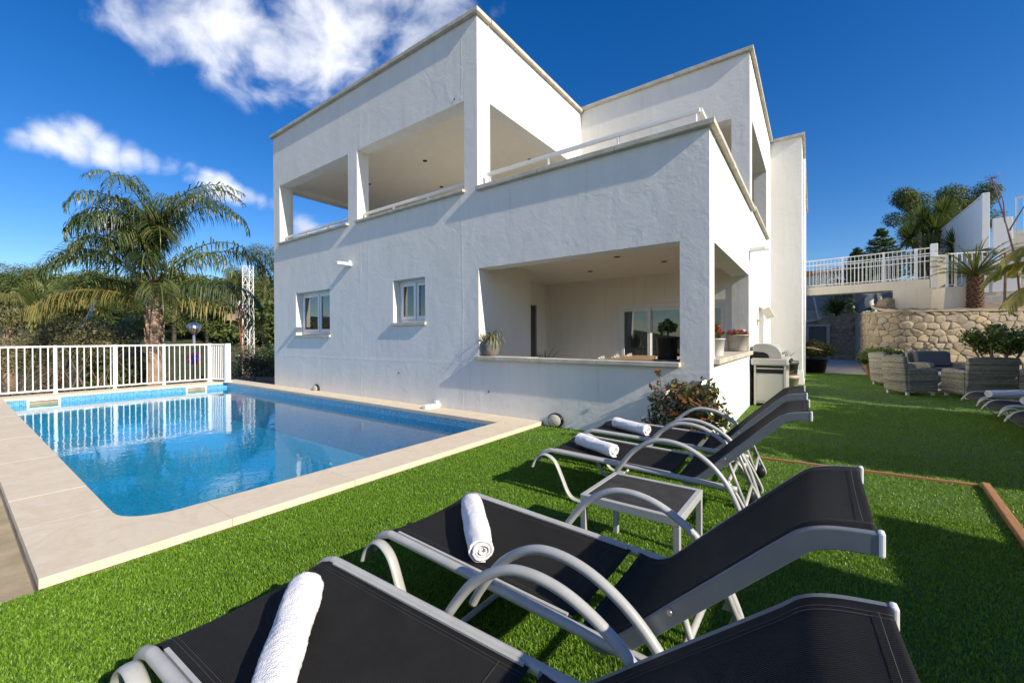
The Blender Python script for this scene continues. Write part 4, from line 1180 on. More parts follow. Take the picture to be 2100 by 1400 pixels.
m, t, bs = new_mat('black_white_weave')
co = t.node('ShaderNodeTexCoord').outputs['Object']
wv = t.node('ShaderNodeTexWave', {'Vector': co, 'Scale': 14.0}, wave_type='BANDS', bands_direction='DIAGONAL').outputs['Fac']
t.l.new(t.ramp(wv, [(0.45, (0.03, 0.03, 0.03)), (0.55, (0.55, 0.52, 0.46))]), bs.inputs['Base Color'])
M['weave'] = m
def porch_chair(x, y, rz, label):
    r_ = empty('dining_chair', (x, y, 0.16), rz, label, 'chair', 'woven chairs round the porch table')
    MB().box(-0.23, 0.23, -0.23, 0.23, 0.43, 0.46).build('seat', M['weave'], r_, bevel=0.01)
    v, f = [], []
    for k in range(17):
        a = math.pi * k / 16
        c, s_ = math.cos(a) * 0.28, math.sin(a) * 0.28 - 0.02
        hb = 0.64 + 0.19 * max(0, math.sin(a)) ** 1.5
        v += [(c, -s_, 0.46), (c * 1.06, -s_ * 1.08, hb), (c * 1.0, -s_ * 1.02 + 0.02, hb), (c * 0.94, -s_ * 0.94, 0.46)]
    for k in range(16):
        for j in range(4): f.append((4 * k + j, 4 * k + (j + 1) % 4, 4 * k + 4 + (j + 1) % 4, 4 * k + 4 + j))
    MB().add(v, f, True).build('backrest', M['weave'], r_)
    for a in (-0.19, 0.19):
        for b in (-0.19, 0.19): MB().tube([(a, b, 0), (a * .95, b * .95, 0.43)], 0.014, 8).build('leg', M['black'], r_)
for i, (x, y, rz, lb) in enumerate(((-3.12, 6.5, R(90), 'woven dining chair on the left side of the table, nearest the sill'), (-3.12, 7.15, R(90), 'woven dining chair on the left side of the table, middle one'),
                                    (-3.12, 7.8, R(90), 'woven dining chair on the left side of the table, farthest in'), (-1.78, 6.75, R(-90), 'woven dining chair on the right side of the table, left of the black pot'),
                                    (-1.78, 7.5, R(-90), 'woven dining chair on the right side of the table, behind the black pot'))):
    porch_chair(x, y, rz, lb)

# ------------------------------------------------------------------ barbecue against the side wall
bq = empty('barbecue', (-0.915, 8.93, 0), 0, 'pale grey gas barbecue with rounded lid standing against the villa side wall', 'barbecue')
# local: x = away from wall (depth .56), y = along the wall (length 1.15)
DX, DY = 0.56, 1.15
mb = MB(); mb.box(0.02, DX - 0.04, 0.012, DY, 0.06, 0.62); mb.build('cabinet', M['grill'], bq, bevel=0.006)
mb = MB(); mb.box(0.06, DX - 0.08, 0.0, 0.012, 0.10, 0.60); mb.build('side_panel', M['grill'], bq, bevel=0.004)
mb = MB()
for x in (0.02, DX - 0.07):
    for y in (0.0, DY - 0.035): mb.box(x, x + 0.035, y - 0.004, y + 0.032, 0.02, 0.765)
mb.build('frame_leg', M['grill'], bq, bevel=0.004)
mb = MB(); mb.box(-0.03, DX, -0.03, DY + 0.03, 0.765, 0.90); mb.build('fire_box', M['grill'], bq, bevel=0.03)
mb = MB(); mb.box(0.055, DX - 0.075, 0.012, DY - 0.05, 0.622, 0.764); mb.build('dark_gap_fill', M['black'], bq)  # black box stands in for the shade in the gap under the fire box
mb = MB(); mb.box(0.06, DX - 0.08, 0.002, 0.0115, 0.70, 0.722); mb.build('drip_tray', M['steel'], bq)
lid = [(0.0, 0.902), (0.0, 1.13), (0.05, 1.165), (0.20, 1.17), (0.29, 1.155), (0.36, 1.12), (0.415, 1.07), (0.45, 1.0), (0.462, 0.902)]
mb = MB(); mb.prism([(x, 0.02, z) for x, z in lid], (0, DY - 0.04, 0), smooth=True); mb.build('lid', M['grill'], bq, bevel=0.012)
blk = [(-0.012, 0.903), (-0.012, 1.02), (0.17, 1.01), (0.225, 0.985), (0.255, 0.95), (0.265, 0.903)]
mb = MB(); mb.prism([(x, 0.012, z) for x, z in blk], (0, 0.012, 0)); mb.build('lid_end_plate', M['black'], bq)
mb = MB(); mb.tube([(0.49, 0.2, 1.0), (0.49, DY - 0.2, 1.0)], 0.014, 10); mb.bar((0.44, 0.22, 1.0), (0.49, 0.22, 1.0), 0.02, 0.02); mb.bar((0.44, DY - .22, 1.0), (0.49, DY - .22, 1.0), 0.02, 0.02); mb.build('handle', M['steel'], bq)
for k in range(4):
    o = MB().lathe([(0.03, 0), (0.03, 0.015), (0.022, 0.035), (0.0, 0.035)], n=14, cap=False).build('knob', M['black'], bq); o.rotation_euler = (0, R(90), 0); o.location = (DX, 0.2 + 0.24 * k, 0.84)
mb = MB(); mb.box(0.1, DX - 0.1, 0.1, DY - 0.1, 0.0, 0.06); mb.build('base', M['black'], bq)
# planter of dry blades, waste bin and dark planter beyond it
p = pot((-0.42, 10.35, 0), 0.14, 0.19, 0.50, M['beigepot'], 'beige tapered planter standing just behind the barbecue', 'planter', name='planter', rim=0.07)
foliage('dead_stems', p, M['dryleaf'], [(0, 0, 0.5)], [0.12], 60, 0.05, 0.2, seed=31)
p = pot((-0.55, 12.0, 0), 0.21, 0.27, 0.72, M['slate'], 'dark grey planter with a big leaning brown leaf behind the barbecue', 'planter', name='planter', rim=0.09)
blades('leaves', p, M['yuccaleaf'], (0, 0, 0.7), 26, 0.42, 0.012, 0.2, 33, 0.5, (0.6, 1.5), 4)
lf = MB(); vv, ff = [], []
for k in range(13):
    t_ = k / 12; c = Vector((0.02 + 0.72 * t_, -0.4 * t_, 0.74 + 0.34 * math.sin(min(1, t_ * 1.5) * 1.57) - 0.10 * t_ * t_)); w = 0.008 + 0.075 * max(0, math.sin(max(0, t_ - 0.42) / 0.58 * math.pi)) ** 0.8 if t_ > 0.42 else 0.008
    vv += [c + Vector((0.35, 0.9, 0.15)) * w, c - Vector((0.35, 0.9, 0.0)) * w]
for k in range(12): ff.append((2 * k, 2 * k + 1, 2 * k + 3, 2 * k + 2))
npmesh('brown_leaf', np.array([tuple(x) for x in vv]), np.array(ff), M['dryleaf'], p, RNG.random(len(ff)))

# red and green nandina bush at the house corner
nb_ = empty('nandina_bush', (-1.18, 5.05, 0), 0, 'red and green leaved bush at the foot of the corner column', 'bush')
sb = MB()
rr = random.Random(5)
tips = []
for k in range(26):
    a = rr.uniform(0, 6.28); r = rr.uniform(0.05, 0.42); h = rr.uniform(0.35, 0.72)
    tp = (math.cos(a) * r * 1.05, math.sin(a) * r * 0.75 - 0.1, h); tips.append(tp)
    sb.tube(bez([(rr.uniform(-.1, .1), rr.uniform(-.1, .1), 0), (tp[0] * .5, tp[1] * .5, h * .55), tp], 3), [0.007] * 6 + [0.003], 5)
sb.tube(bez([(-0.25, 0.0, 0.3), (-0.30, 0.02, 0.7), (-0.33, 0.02, 0.92)], 3), 0.004, 5)
sb.build('stems', M['bark'], nb_)
cs = [(x, y, z) for x, y, z in tips] + [(-0.33, 0.02, 0.88), (-0.32, 0.02, 0.75)] + [(rr.uniform(-.4, .4), rr.uniform(-.35, .15), rr.uniform(.15, .55)) for _ in range(16)]
foliage('leaves', nb_, M['nandina'], cs, [0.13] * len(tips) + [0.05, 0.05] + [0.13] * 16, 2700, 0.040, 0.42, seed=41, shell=0.15)

# ------------------------------------------------------------------ stone retaining wall and back wall
def stone_wall(name, pts, tops, label, flip=1, hole=None, seed=2):
    """pts = base line; stones face the side given by flip; tops = height at start / end"""
    root = empty(name, (0, 0, 0), 0, label, 'stone wall')
    path = [Vector((*p, 0)) for p in pts]
    seg = [0]
    for a, b in zip(path[:-1], path[1:]): seg.append(seg[-1] + (b - a).length)
    Ltot = seg[-1]
    def at(s):
        s = min(max(s, 0), Ltot - 1e-6)
        for i in range(len(seg) - 1):
            if seg[i] <= s <= seg[i + 1]:
                t_ = (s - seg[i]) / (seg[i + 1] - seg[i]); p = path[i].lerp(path[i + 1], t_)
                d = (path[min(i + 2, len(path) - 1)] - path[max(i - 1 + (0 if t_ > .5 else 0), 0)]).normalized()
                return p, Vector((d.y, -d.x, 0)) * flip
    def top(s):
        k = s / Ltot
        for (a, za), (b, zb) in zip(tops[:-1], tops[1:]):
            if a <= k <= b: return za + (zb - za) * (k - a) / (b - a)
        return tops[-1][1]
    rnd = random.Random(seed)
    V, Fq, val = [], [], []
    zmax = max(t_[1] for t_ in tops)
    # irregular rubble: one convex cell per stone, cut out between its neighbours
    dx, dz = 0.27, 0.20
    pts = {}
    nx, nz = int(Ltot / dx) + 3, int(zmax / dz) + 3
    for a in range(-1, nx):
        for b in range(-1, nz):
            pts[a, b] = (a * dx + (b % 2) * dx * .5 + rnd.uniform(-.42, .42) * dx, b * dz + rnd.uniform(-.30, .30) * dz)
    for (a, b), (cx, cz) in pts.items():
        if not (0 < cx < Ltot): continue
        zt = top(cx)
        if cz > zt + .05 or (hole and hole[0] < cx < hole[1] and cz < hole[2]): continue
        poly = [(cx - .6, cz - .6), (cx + .6, cz - .6), (cx + .6, cz + .6), (cx - .6, cz + .6)]
        def clip(poly, mx_, mz_, nx_, nz_):
            out = []
            for k in range(len(poly)):
                p0, p1 = poly[k], poly[(k + 1) % len(poly)]
                d0 = (p0[0] - mx_) * nx_ + (p0[1] - mz_) * nz_; d1 = (p1[0] - mx_) * nx_ + (p1[1] - mz_) * nz_
                if d0 <= 0: out.append(p0)
                if d0 * d1 < 0:
                    t_ = d0 / (d0 - d1); out.append((p0[0] + (p1[0] - p0[0]) * t_, p0[1] + (p1[1] - p0[1]) * t_))
            return out
        for da in (-2, -1, 0, 1, 2):
            for db in (-2, -1, 0, 1, 2):
                q = pts.get((a + da, b + db))
                if q is None or (da, db) == (0, 0): continue
                wx, wz = q[0] - cx, (q[1] - cz) * 1.25
                poly = clip(poly, (q[0] + cx) / 2, (q[1] + cz) / 2, wx, wz * 1.25)
                if len(poly) < 3: break
        poly = clip(poly, 0, zt - .015, 0, 1); poly = clip(poly, 0, 0.0, 0, -1)
        if len(poly) < 3: continue
        mx_, mz_ = sum(p[0] for p in poly) / len(poly), sum(p[1] for p in poly) / len(poly)
        # cut the corners a little, then raise rings
        rg_ = []
        for k in range(len(poly)):
            p0, p1, p2 = poly[k - 1], poly[k], poly[(k + 1) % len(poly)]
            rg_ += [(p1[0] + (p0[0] - p1[0]) * .09, p1[1] + (p0[1] - p1[1]) * .09), (p1[0] + (p2[0] - p1[0]) * .09, p1[1] + (p2[1] - p1[1]) * .09)]
        dep = rnd.uniform(.006, .024); rv = rnd.random(); g = rnd.uniform(.965, .99)
        tx_, tz_ = rnd.uniform(-.09, .09), rnd.uniform(-.09, .09)
        b0 = len(V); n = len(rg_)
        for sc_, d_ in ((g, -.03), (g * .99, dep * .6), (.93, dep), (.45, dep + rnd.uniform(-.004, .010))):
            for (x, z) in rg_:
                su, zu = mx_ + (x - mx_) * sc_, mz_ + (z - mz_) * sc_
                p, nr = at(su)
                dd = d_ + ((x - mx_) * tx_ + (z - mz_) * tz_) * (1 if d_ > 0 else 0) + (rnd.uniform(-.006, .006) if d_ > 0 else 0)
                V.append(tuple(p + nr * dd + Vector((0, 0, zu))))
        p, nr = at(mx_); V.append(tuple(p + nr * (dep + rnd.uniform(-.004, .012)) + Vector((0, 0, mz_))))
        for r_ in range(3):
            for k in range(n):
                k2 = (k + 1) % n
                Fq.append((b0 + r_ * n + k, b0 + r_ * n + k2, b0 + (r_ + 1) * n + k2, b0 + (r_ + 1) * n + k)); val.append(rv)
        for k in range(0, n, 2):
            Fq.append((b0 + 3 * n + k, b0 + 3 * n + (k + 1) % n, b0 + 3 * n + (k + 2) % n, b0 + 4 * n)); val.append(rv)
    npmesh('stones', np.array(V), np.array(Fq), M['stone'], root, np.array(val))
    bv, bf = [], []
    N = max(8, int(Ltot / 0.3))
    for i in range(N + 1):
        s = Ltot * i / N; p, nr = at(s); zt = top(s)
        if hole and hole[0] < s < hole[1]: pass
        bv += [p - nr * 0.012, p - nr * 0.012 + Vector((0, 0, zt)), p - nr * 0.28 + Vector((0, 0, zt)), p - nr * 0.28]
    for i in range(N):
        for k in range(3): bf.append((4 * i + k, 4 * i + 4 + k, 4 * i + 5 + k, 4 * i + 1 + k))
    MB().add(bv, bf).build('mortar', M['mortar'], root)
    cv, cf = [], []
    for i in range(N + 1):
        s = Ltot * i / N; p, nr = at(s); zt = top(s)
        for o_, dz in ((0.05, -0.02), (0.05, 0.035), (-0.30, 0.035), (-0.30, -0.02)): cv.append(p + nr * o_ + Vector((0, 0, zt + dz + 0.008 * math.sin(i * 2.3))))
    for i in range(N):
        for k in range(4): cf.append((4 * i + k, 4 * i + 4 + k, 4 * i + 4 + (k + 1) % 4, 4 * i + (k + 1) % 4))
    MB().add(cv, cf).build('cap', mat('wall_cap_mortar', (0.40, 0.33, 0.23), 0.9, var=0.15, vscale=4, bump=0.4, bscale=30), root)
    return root

wp = [(p.x, p.y) for p in bez([(*p, 0) for p in WALL], 5)]
stone_wall('retaining_wall', wp, [(0, 2.52), (0.55, 2.05), (1, 2.03)], 'curved tan field stone wall holding the slope behind the wicker furniture', 1, seed=4)
stone_wall('back_wall', [(-0.3, 29.6), (1.95, 29.6)], [(0, 2.08), (1, 2.6)], 'grey field stone wall in shade at the end of the garden path', 1, hole=(0.0, 1.02, 1.95), seed=6)
gd = empty('garden_door', (-0.28, 29.5, 0), 0, 'weathered grey plank door in a pale frame at the end of the path', 'door')
mb = MB()
for k in range(5): mb.box(0.08 + 0.165 * k, 0.08 + 0.165 * k + 0.158, 0.02, 0.06, 0.02, 1.80)
mb.build('door_leaf', M['greywood'], gd)
mb = MB(); mb.box(0.91, 1.06, -0.03, 0.09, 0, 1.86); mb.box(0, 0.08, -0.03, 0.09, 0, 1.86); mb.box(0.0, 1.06, -0.04, 0.09, 1.861, 1.98); mb.build('door_frame', M['palepot'], gd)

# ------------------------------------------------------------------ footbridge, piers, fence, pale walls on the right
bA, bB = (-0.235, 22.15), (3.50, 21.45)
br_ = railing('footbridge', [(*bA,), (*bB,)], 3.42, 4.55, [0.125], 'white footbridge with barred railing from the villa tower to the slope', 'bridge', post_at=[(1.0, 21.92, .07, -0.30), (2.25, 21.685, .07, -0.30), (3.14, 21.52, .09, 0)], mid=0.2, bar_r=0.010, bottom=0.06)
o0 = Vector((*bA, 0))
MB().bar(Vector((0, 0.02, 3.24)), Vector((*bB, 3.24)) - o0 + Vector((0, 0.02, 0)), 0.14, 0.34).build('fascia', M['cream'], br_, bevel=0.006)
MB().bar(Vector((0.1, 0.75, 3.24)), Vector((*bB, 3.24)) - o0 + Vector((0.1, 0.75, 0)), 1.3, 0.24).build('deck', M['cream'], br_)
r2 = railing('bridge_back', [(bA[0] + .2, bA[1] + 1.35), (bB[0] + .2, bB[1] + 1.35)], 3.42, 4.45, [0.125], 'far barred railing', 'fence', mid=0.2, bar_r=0.010, bottom=0.06)
for ch in list(r2.children):
    ch.parent = br_; ch.location = Vector(r2.location) - Vector(br_.location)
bpy.data.objects.remove(r2)
MB().box(-0.09, 0.09, -0.09, 0.09, 3.05, 4.68).build('end_post', M['white'], br_, bevel=0.01).location = (bB[0] + 0.1 - bA[0], bB[1] - 0.05 - bA[1], 0)
o = MB().box(-0.5, 0.62, -0.35, 0.5, 1.6, 3.07).build('bridge_pier', M['cream'], bevel=0.01); o.location = (3.05, 21.75, 0); o.rotation_euler = (0, 0, R(-11))
tag(o, 'cream rendered pier carrying the right end of the footbridge', 'pier')
o = MB().prism([(-0.48, -0.25, 1.6), (0.36, -0.25, 1.6), (0.36, -0.25, 3.0), (-0.36, -0.25, 3.0)], (0, 0.8, 0)).build('fence_pier', M['cream'], bevel=0.01); o.location = (4.02, 20.85, 0); o.rotation_euler = (0, 0, R(15))
tag(o, 'cream rendered pier under the fence, left of the stubby cycad trunk', 'pier')
# stair side panel and short fence between the two piers
pf = empty('stair_panel', (3.66, 21.3, 0), 0, 'slanting cream panel between the bridge post and the short barred fence', 'stair side')
MB().prism([(0, 0, 3.02), (0.12, -0.62, 3.14), (0.12, -0.62, 4.10), (0, 0, 4.20)], (0.06, 0.012, 0)).build('panel', M['cream'], pf)
MB().bar((0, 0, 4.22), (0.12, -0.62, 4.12), 0.07, 0.06).build('top_rail', M['white'], pf)
railing('garden_fence', [(3.80, 20.66), (4.95, 21.0)], 3.02, 4.16, [0.135], 'short white barred fence directly behind the cycad', 'fence', post_at=[(3.80, 20.66, .07, -0.05), (4.02, 20.72, .06, -0.4), (4.9, 20.98, .07, -.3)], bar_r=0.014, bottom=0.06)

nh = empty('neighbour_house', (5.0, 22.4, 0), 0, 'pale stepped walls of the neighbouring house beyond the cycad', 'house')
def nbox(n_, m_, x0, x1, y0, y1, z0, z1, **k): return MB().box(x0 - 5.0, x1 - 5.0, y0 - 22.4, y1 - 22.4, z0, z1).build(n_, m_, nh, **k)
nbox('wall', M['cream'], 4.85, 11.5, 22.75, 23.05, 2.0, 4.10, bevel=0.01)
nbox('wall', M['cream'], 5.95, 12.0, 24.3, 24.6, 3.9, 5.35)
nbox('wall', M['cream'], 5.42, 5.66, 24.4, 30.2, 2.4, 4.86)
nbox('base', M['concrete'], 4.6, 11.5, 22.45, 22.74, 2.0, 2.75, bevel=0.01)
mb = MB()
for k in range(7): mb.box(.36, .50, 1.6 + .93 * k, 1.6 + .93 * k + .915, 2.0 + 2.87, 6.72)
mb.box(.375, .485, 1.6, 8.1, 4.875, 6.70); mb.box(.33, .53, 1.58, 8.12, 6.721, 6.79); mb.build('parapet', M['white'], nh, bevel=0.006)
nbox('parapet_post', M['white'], 5.33, 5.53, 23.78, 23.98, 4.2, 6.84, bevel=0.01)
nbox('stair_panel', M['white'], 5.55, 6.05, 23.50, 23.60, 4.55, 5.75, bevel=0.01)
nbox('panel_fence', M['white'], 4.95, 6.0, 22.62, 22.70, 2.9, 4.0, bevel=0.01)
mb = MB()
for k in range(16): mb.box(6.55 - 5.0, 7.8 - 5.0, -0.02 + 0.3, 0.02 + 0.3, 2.95 + k * 0.09, 3.0 + k * 0.09)
mb.box(6.45 - 5, 6.54 - 5, 0.27, 0.345, 2.85, 4.45); mb.box(6.545 - 5, 7.8 - 5, 0.27, 0.345, 4.40, 4.46)
mb.build('louvre_shutter', M['white'], nh)
for k in range(9):
    MB().bar((1.1 + 0.19 * k, 0.95 - 0.03 * k, 5.0), (1.1 + 0.19 * k, 0.95 - 0.03 * k, 6.35), 0.045, 0.045).build('baluster', M['white'], nh)
MB().bar((1.05, 0.96, 6.38), (2.9, 0.66, 6.38), 0.07, 0.07).build('top_rail', M['white'], nh)
MB().bar((1.05, 0.96, 5.02), (2.9, 0.66, 5.02), 0.07, 0.07).build('bottom_rail', M['white'], nh)
o = MB().lathe([(0.0, -0.16), (0.14, -0.1), (0.19, 0.0), (0.15, 0.12), (0.0, 0.17)], n=14, cap=False, sx=1.3).build('wall_light', M['slate'], nh); o.location = (0.2, 0.1, 4.35)

# things glimpsed beneath and through the bridge
ob = empty('outbuilding', (-2.5, 40, 0), 0, 'low outbuilding with dark blue shaded front seen under the bridge', 'building')
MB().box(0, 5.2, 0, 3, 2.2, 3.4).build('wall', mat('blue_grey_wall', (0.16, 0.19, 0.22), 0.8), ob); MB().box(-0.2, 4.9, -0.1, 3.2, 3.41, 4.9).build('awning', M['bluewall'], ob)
MB().box(4.3, 4.55, -0.3, -0.1, 2.2, 3.6).build('gate_post', M['concrete'], ob)
hb = empty('distant_house', (-0.8, 72, 0), 0, 'small distant house with brown roof seen through the bridge bars near the tower', 'house')
MB().box(0, 3.6, 0, 4, 2, 9.9).build('wall', M['cream'], hb); MB().box(-0.3, 3.9, -0.3, 4.3, 9.91, 10.5).build('roof', M['terracotta'], hb)
rk = MB(); rr = random.Random(8)
def rock(c, r, seed):
    rg = np.random.default_rng(seed)
    bm = bmesh.new(); bmesh.ops.create_icosphere(bm, subdivisions=3, radius=1)
    dirs = rg.normal(size=(9, 3)); dirs /= np.linalg.norm(dirs, axis=1, keepdims=True)
    for v in bm.verts:
        k = 1.0
        for d in dirs:
            dd = float(np.dot(d, v.co))
            if dd > 0.72: k = min(k, 0.72 / dd)
        v.co = v.co * k
        v.co.x *= r[0]; v.co.y *= r[1]; v.co.z *= r[2]
    me = bpy.data.meshes.new('boulder'); bm.to_mesh(me); bm.free()
    o = link('boulder', me, M['rock']); o.location = c
    return o
tag(rock((2.32, 21.6, 2.35), (0.34, 0.5, 0.5), 3), 'leaning tan boulder under the bridge beside its pier', 'rock')
tag(rock((5.0, 21.2, 2.2), (0.16, 0.14, 0.13), 7), 'small pale stone on the slope right of the cycad', 'rock')
tag(rock((5.3, 20.9, 2.2), (0.2, 0.14, 0.12), 8), 'flat pale stone on the slope further right of the cycad', 'rock')

# ------------------------------------------------------------------ wicker garden furniture
def wicker(loc, rz, w, label, cushion=True, cat='armchair', back_c=True):
    """local: faces +y; w = overall width"""
    root = empty('wicker_armchair' if cat == 'armchair' else 'wicker_sofa', loc, rz, label, cat, 'grey wicker garden seats')
    hw = w / 2; d = 0.68
    MB().box(-hw + 0.10, hw - 0.10, -0.28, 0.30, 0.10, 0.34).build('seat_base', M['wicker'], root, bevel=0.02)
    for s in (-1, 1):
        pr = [(-0.30, 0.08), (0.33, 0.08), (0.345, 0.50), (0.32, 0.565), (0.25, 0.60), (0.12, 0.605), (-0.18, 0.585), (-0.30, 0.58)]
        x0 = s * hw - (0.13 if s > 0 else 0)
        MB().prism([(x0, y, z) for y, z in pr], (0.13, 0, 0)).build('arm', M['wicker'], root, bevel=0.025)
    bk = MB(); n = 9; v, f = [], []
    for i in range(n):
        t_ = i / (n - 1) * 2 - 1
        x = t_ * (hw - 0.015)
        bow = 0.035 * (1 - t_ * t_)
        zt = 0.875 - 0.015 * t_ * t_ * 1.5
        v += [(x, -0.33 - bow, 0.08), (x, -0.40 - bow, zt), (x, -0.31 - bow, zt - 0.01), (x, -0.245 - bow, 0.08)]
    for i in range(n - 1):
        for k in range(4): f.append((4 * i + k, 4 * i + 4 + k, 4 * i + 4 + (k + 1) % 4, 4 * i + (k + 1) % 4))
    f += [(0, 1, 2, 3), tuple(4 * (n - 1) + k for k in (3, 2, 1, 0))]
    MB().add(v, f).build('backrest', M['wicker'], root, bevel=0.02)
    MB().box(-hw + 0.135, hw - 0.135, -0.24, 0.33, 0.345, 0.455).build('seat_cushion', M['cushion'] if cushion else M['greypot'], root, bevel=0.04)
    if back_c:
        o = MB().box(-hw + 0.15, hw - 0.15, -0.07, 0.07, 0.0, 0.43).build('back_cushion', M['cushion'], root, bevel=0.05)
        o.location = (0, -0.20, 0.465); o.rotation_euler = (R(12), 0, 0)
    for a in (-1, 1):
        for b in (-0.27, 0.28):
            MB().box(a * (hw - 0.07) - 0.025, a * (hw - 0.07) + 0.025, b - 0.025, b + 0.025, 0, 0.10).build('leg', M['pvc'], root)
    return root
wicker((1.76, 12.74, 0), R(-55), 0.60, 'wicker armchair in the middle of the group, back to the villa, white feet showing')
wicker((1.70, 14.75, 0), R(-62), 0.62, 'smaller looking wicker armchair at the left end, half hidden behind the next one')
wicker((2.78, 15.75, 0), R(-144), 1.22, 'wicker loveseat with a big charcoal cushion facing the camera, against the stone wall', cat='sofa')
wicker((2.80, 12.75, 0), R(22), 0.86, 'widest wicker armchair, seen from behind beside the loungers on the right', back_c=False)
wicker((3.72, 12.9, 0), R(80), 0.8, 'wicker armchair with grey cushion cut off by the right edge of the photo')
ct = empty('coffee_table', (2.52, 13.45, 0), R(20), 'white octagonal coffee table on crossed trestle legs among the wicker seats', 'table')
mb = MB(); mb.lathe([(0.40, 0.40), (0.46, 0.425), (0.46, 0.455), (0.0, 0.456)], n=8, smooth=False, cap=False); mb.build('table_top', M['white'], ct, bevel=0.004)
for a in (0, 90):
    rt = Matrix.Rotation(R(a + 10), 4, 'Z'); mb = MB()
    def q_(x, z): return rt @ Vector((x, 0, z))
    mb.bar(q_(-0.42, 0.03), q_(0.42, 0.03), 0.07, 0.05); mb.bar(q_(0, 0.055), q_(0, 0.40), 0.07, 0.07)
    mb.bar(q_(-0.36, 0.06), q_(-0.03, 0.33), 0.05, 0.05); mb.bar(q_(0.36, 0.06), q_(0.03, 0.33), 0.05, 0.05)
    mb.build('trestle', M['white'], ct, bevel=0.004)

# potted bushes
p = pot((0.05, 18.45, 0), 0.30, 0.40, 0.50, M['black'], 'black tub with a rounded ochre topped bush at the foot of the tower', name='potted_bush')
foliage('crown', p, M['ochre'], [(-.25, 0, .8), (.2, 0, .84), (0, .15, .95), (.38, .05, .75), (-.38, 0, .72), (0, -.25, .78)], [.30, .32, .3, .22, .22, .28], 2600, 0.05, 0.5, seed=51, zsq=.75)
p = pot((1.62, 17.15, 0), 0.20, 0.27, 0.46, M['terracotta'], 'terracotta pot with a green bush behind the leftmost armchair', name='potted_bush')
foliage('crown', p, M['shrubleaf'], [(-.2, 0, .66), (.2, 0, .7), (0, .15, .75), (.45, .05, .68), (-.3, -.1, .6)], [.28, .3, .26, .25, .2], 2200, 0.05, 0.5, seed=52, zsq=.8)
fb_ = empty('flowering_bush', (3.95, 16.35, 0), 0, 'green bush dotted with white blooms in front of the stone wall', 'bush')
sb = MB()
for k in range(7): sb.tube(bez([(0, 0, 0), (.25 * math.cos(k), .2 * math.sin(k * 2.1), .5), (.5 * math.cos(k), .35 * math.sin(k * 2.1), 1.1)], 3), [0.02] * 6 + [0.008], 6)
sb.build('stems', M['bark'], fb_)
foliage('crown', fb_, M['bloom'], [(-.45, 0, 1.25), (.4, 0, 1.25), (0, .1, 1.38), (0, -.2, 1.08), (-.25, 0, 1.02), (.28, .1, 1.02), (.55, .1, 1.15)], [.26, .28, .26, .28, .24, .24, .2], 3400, 0.045, 0.55, seed=53, shell=.3)

# ------------------------------------------------------------------ palms and other plants
def frond(name, parent, m, p0, az, el, L, droop, leaf, n=46, wl=0.018, hang=0.8, seed=0, twist=0.0):
    """feather leaf: midrib tube is left to the thick inner leaflets; leaflets hang from both sides"""
    rg = np.random.default_rng(seed)
    V, Fq, val = [], [], []
    def quad(a, b, c, d, r): b0 = len(V); V.extend([a, b, c, d]); Fq.append((b0, b0 + 1, b0 + 2, b0 + 3)); val.append(r)
    h = np.array([np.cos(az), np.sin(az), 0.0]); sd = np.array([-np.sin(az), np.cos(az), 0.0]); z = np.array([0, 0, 1.0])
    p = np.array(p0, float); e = el; pts = []; ds = []
    N = n
    for i in range(N + 1):
        d = h * np.cos(e) + z * np.sin(e)
        pts.append(p.copy()); ds.append(d)
        p = p + d * L / N
        e -= droop / N * (0.08 + 1.84 * i / N)
    for i in range(N):
        w0, w1 = 0.03 * (1 - i / N) + 0.004, 0.03 * (1 - (i + 1) / N) + 0.004
        for ax in (sd, np.cross(sd, ds[i])):
            quad(pts[i] - ax * w0, pts[i] + ax * w0, pts[i + 1] + ax * w1, pts[i + 1] - ax * w1, 0.75)
    base = rg.uniform(0.25, 0.6)
    for i in range(int(N * 0.14), N + 1):
        t_ = i / N
        l0 = leaf * (0.35 + 0.65 * max(0, math.sin(min(1, (t_ * 1.12)) * math.pi)) ** 0.55) * (1 if t_ < .8 else 1 - (t_ - .8) * 1.6)
        for s in (-1, 1):
            for rep in range(2):
                if rg.random() < .22: continue
                a = rg.uniform(-0.8, 0.8)
                d = ds[min(i, N)]
                up = np.cross(d, sd) * -1
                out = sd * s * np.cos(a) + up * (0.15 + np.sin(a) * 0.6) + d * 0.55
                out /= np.linalg.norm(out)
                l = l0 * rg.uniform(0.8, 1.15)
                q0 = pts[min(i, N)] + d * rg.uniform(0, L / N)
                q1 = q0 + out * l * 0.42
                o2 = out * (1 - hang * 0.75) - z * hang * rg.uniform(.7, 1.1); o2 /= np.linalg.norm(o2)
                q2 = q1 + o2 * l * 0.36
                o3 = out * (1 - hang) * 0.6 - z * hang * 1.1; o3 /= max(1e-6, np.linalg.norm(o3))
                q3 = q2 + o3 * l * 0.28
                ww = np.cross(out, z + d * .3); ww /= max(1e-6, np.linalg.norm(ww)); ww = ww * wl * rg.uniform(.7, 1.2)
                r = np.clip(base + rg.normal() * 0.17, 0, 1)
                quad(q0 - ww * .5, q0 + ww * .5, q1 + ww, q1 - ww, r); quad(q1 - ww, q1 + ww, q2 + ww * .8, q2 - ww * .8, r); quad(q2 - ww * .8, q2 + ww * .8, q3 + ww * .1, q3 - ww * .1, r)
    return npmesh(name, np.array(V), np.array(Fq), m, parent, np.array(val))

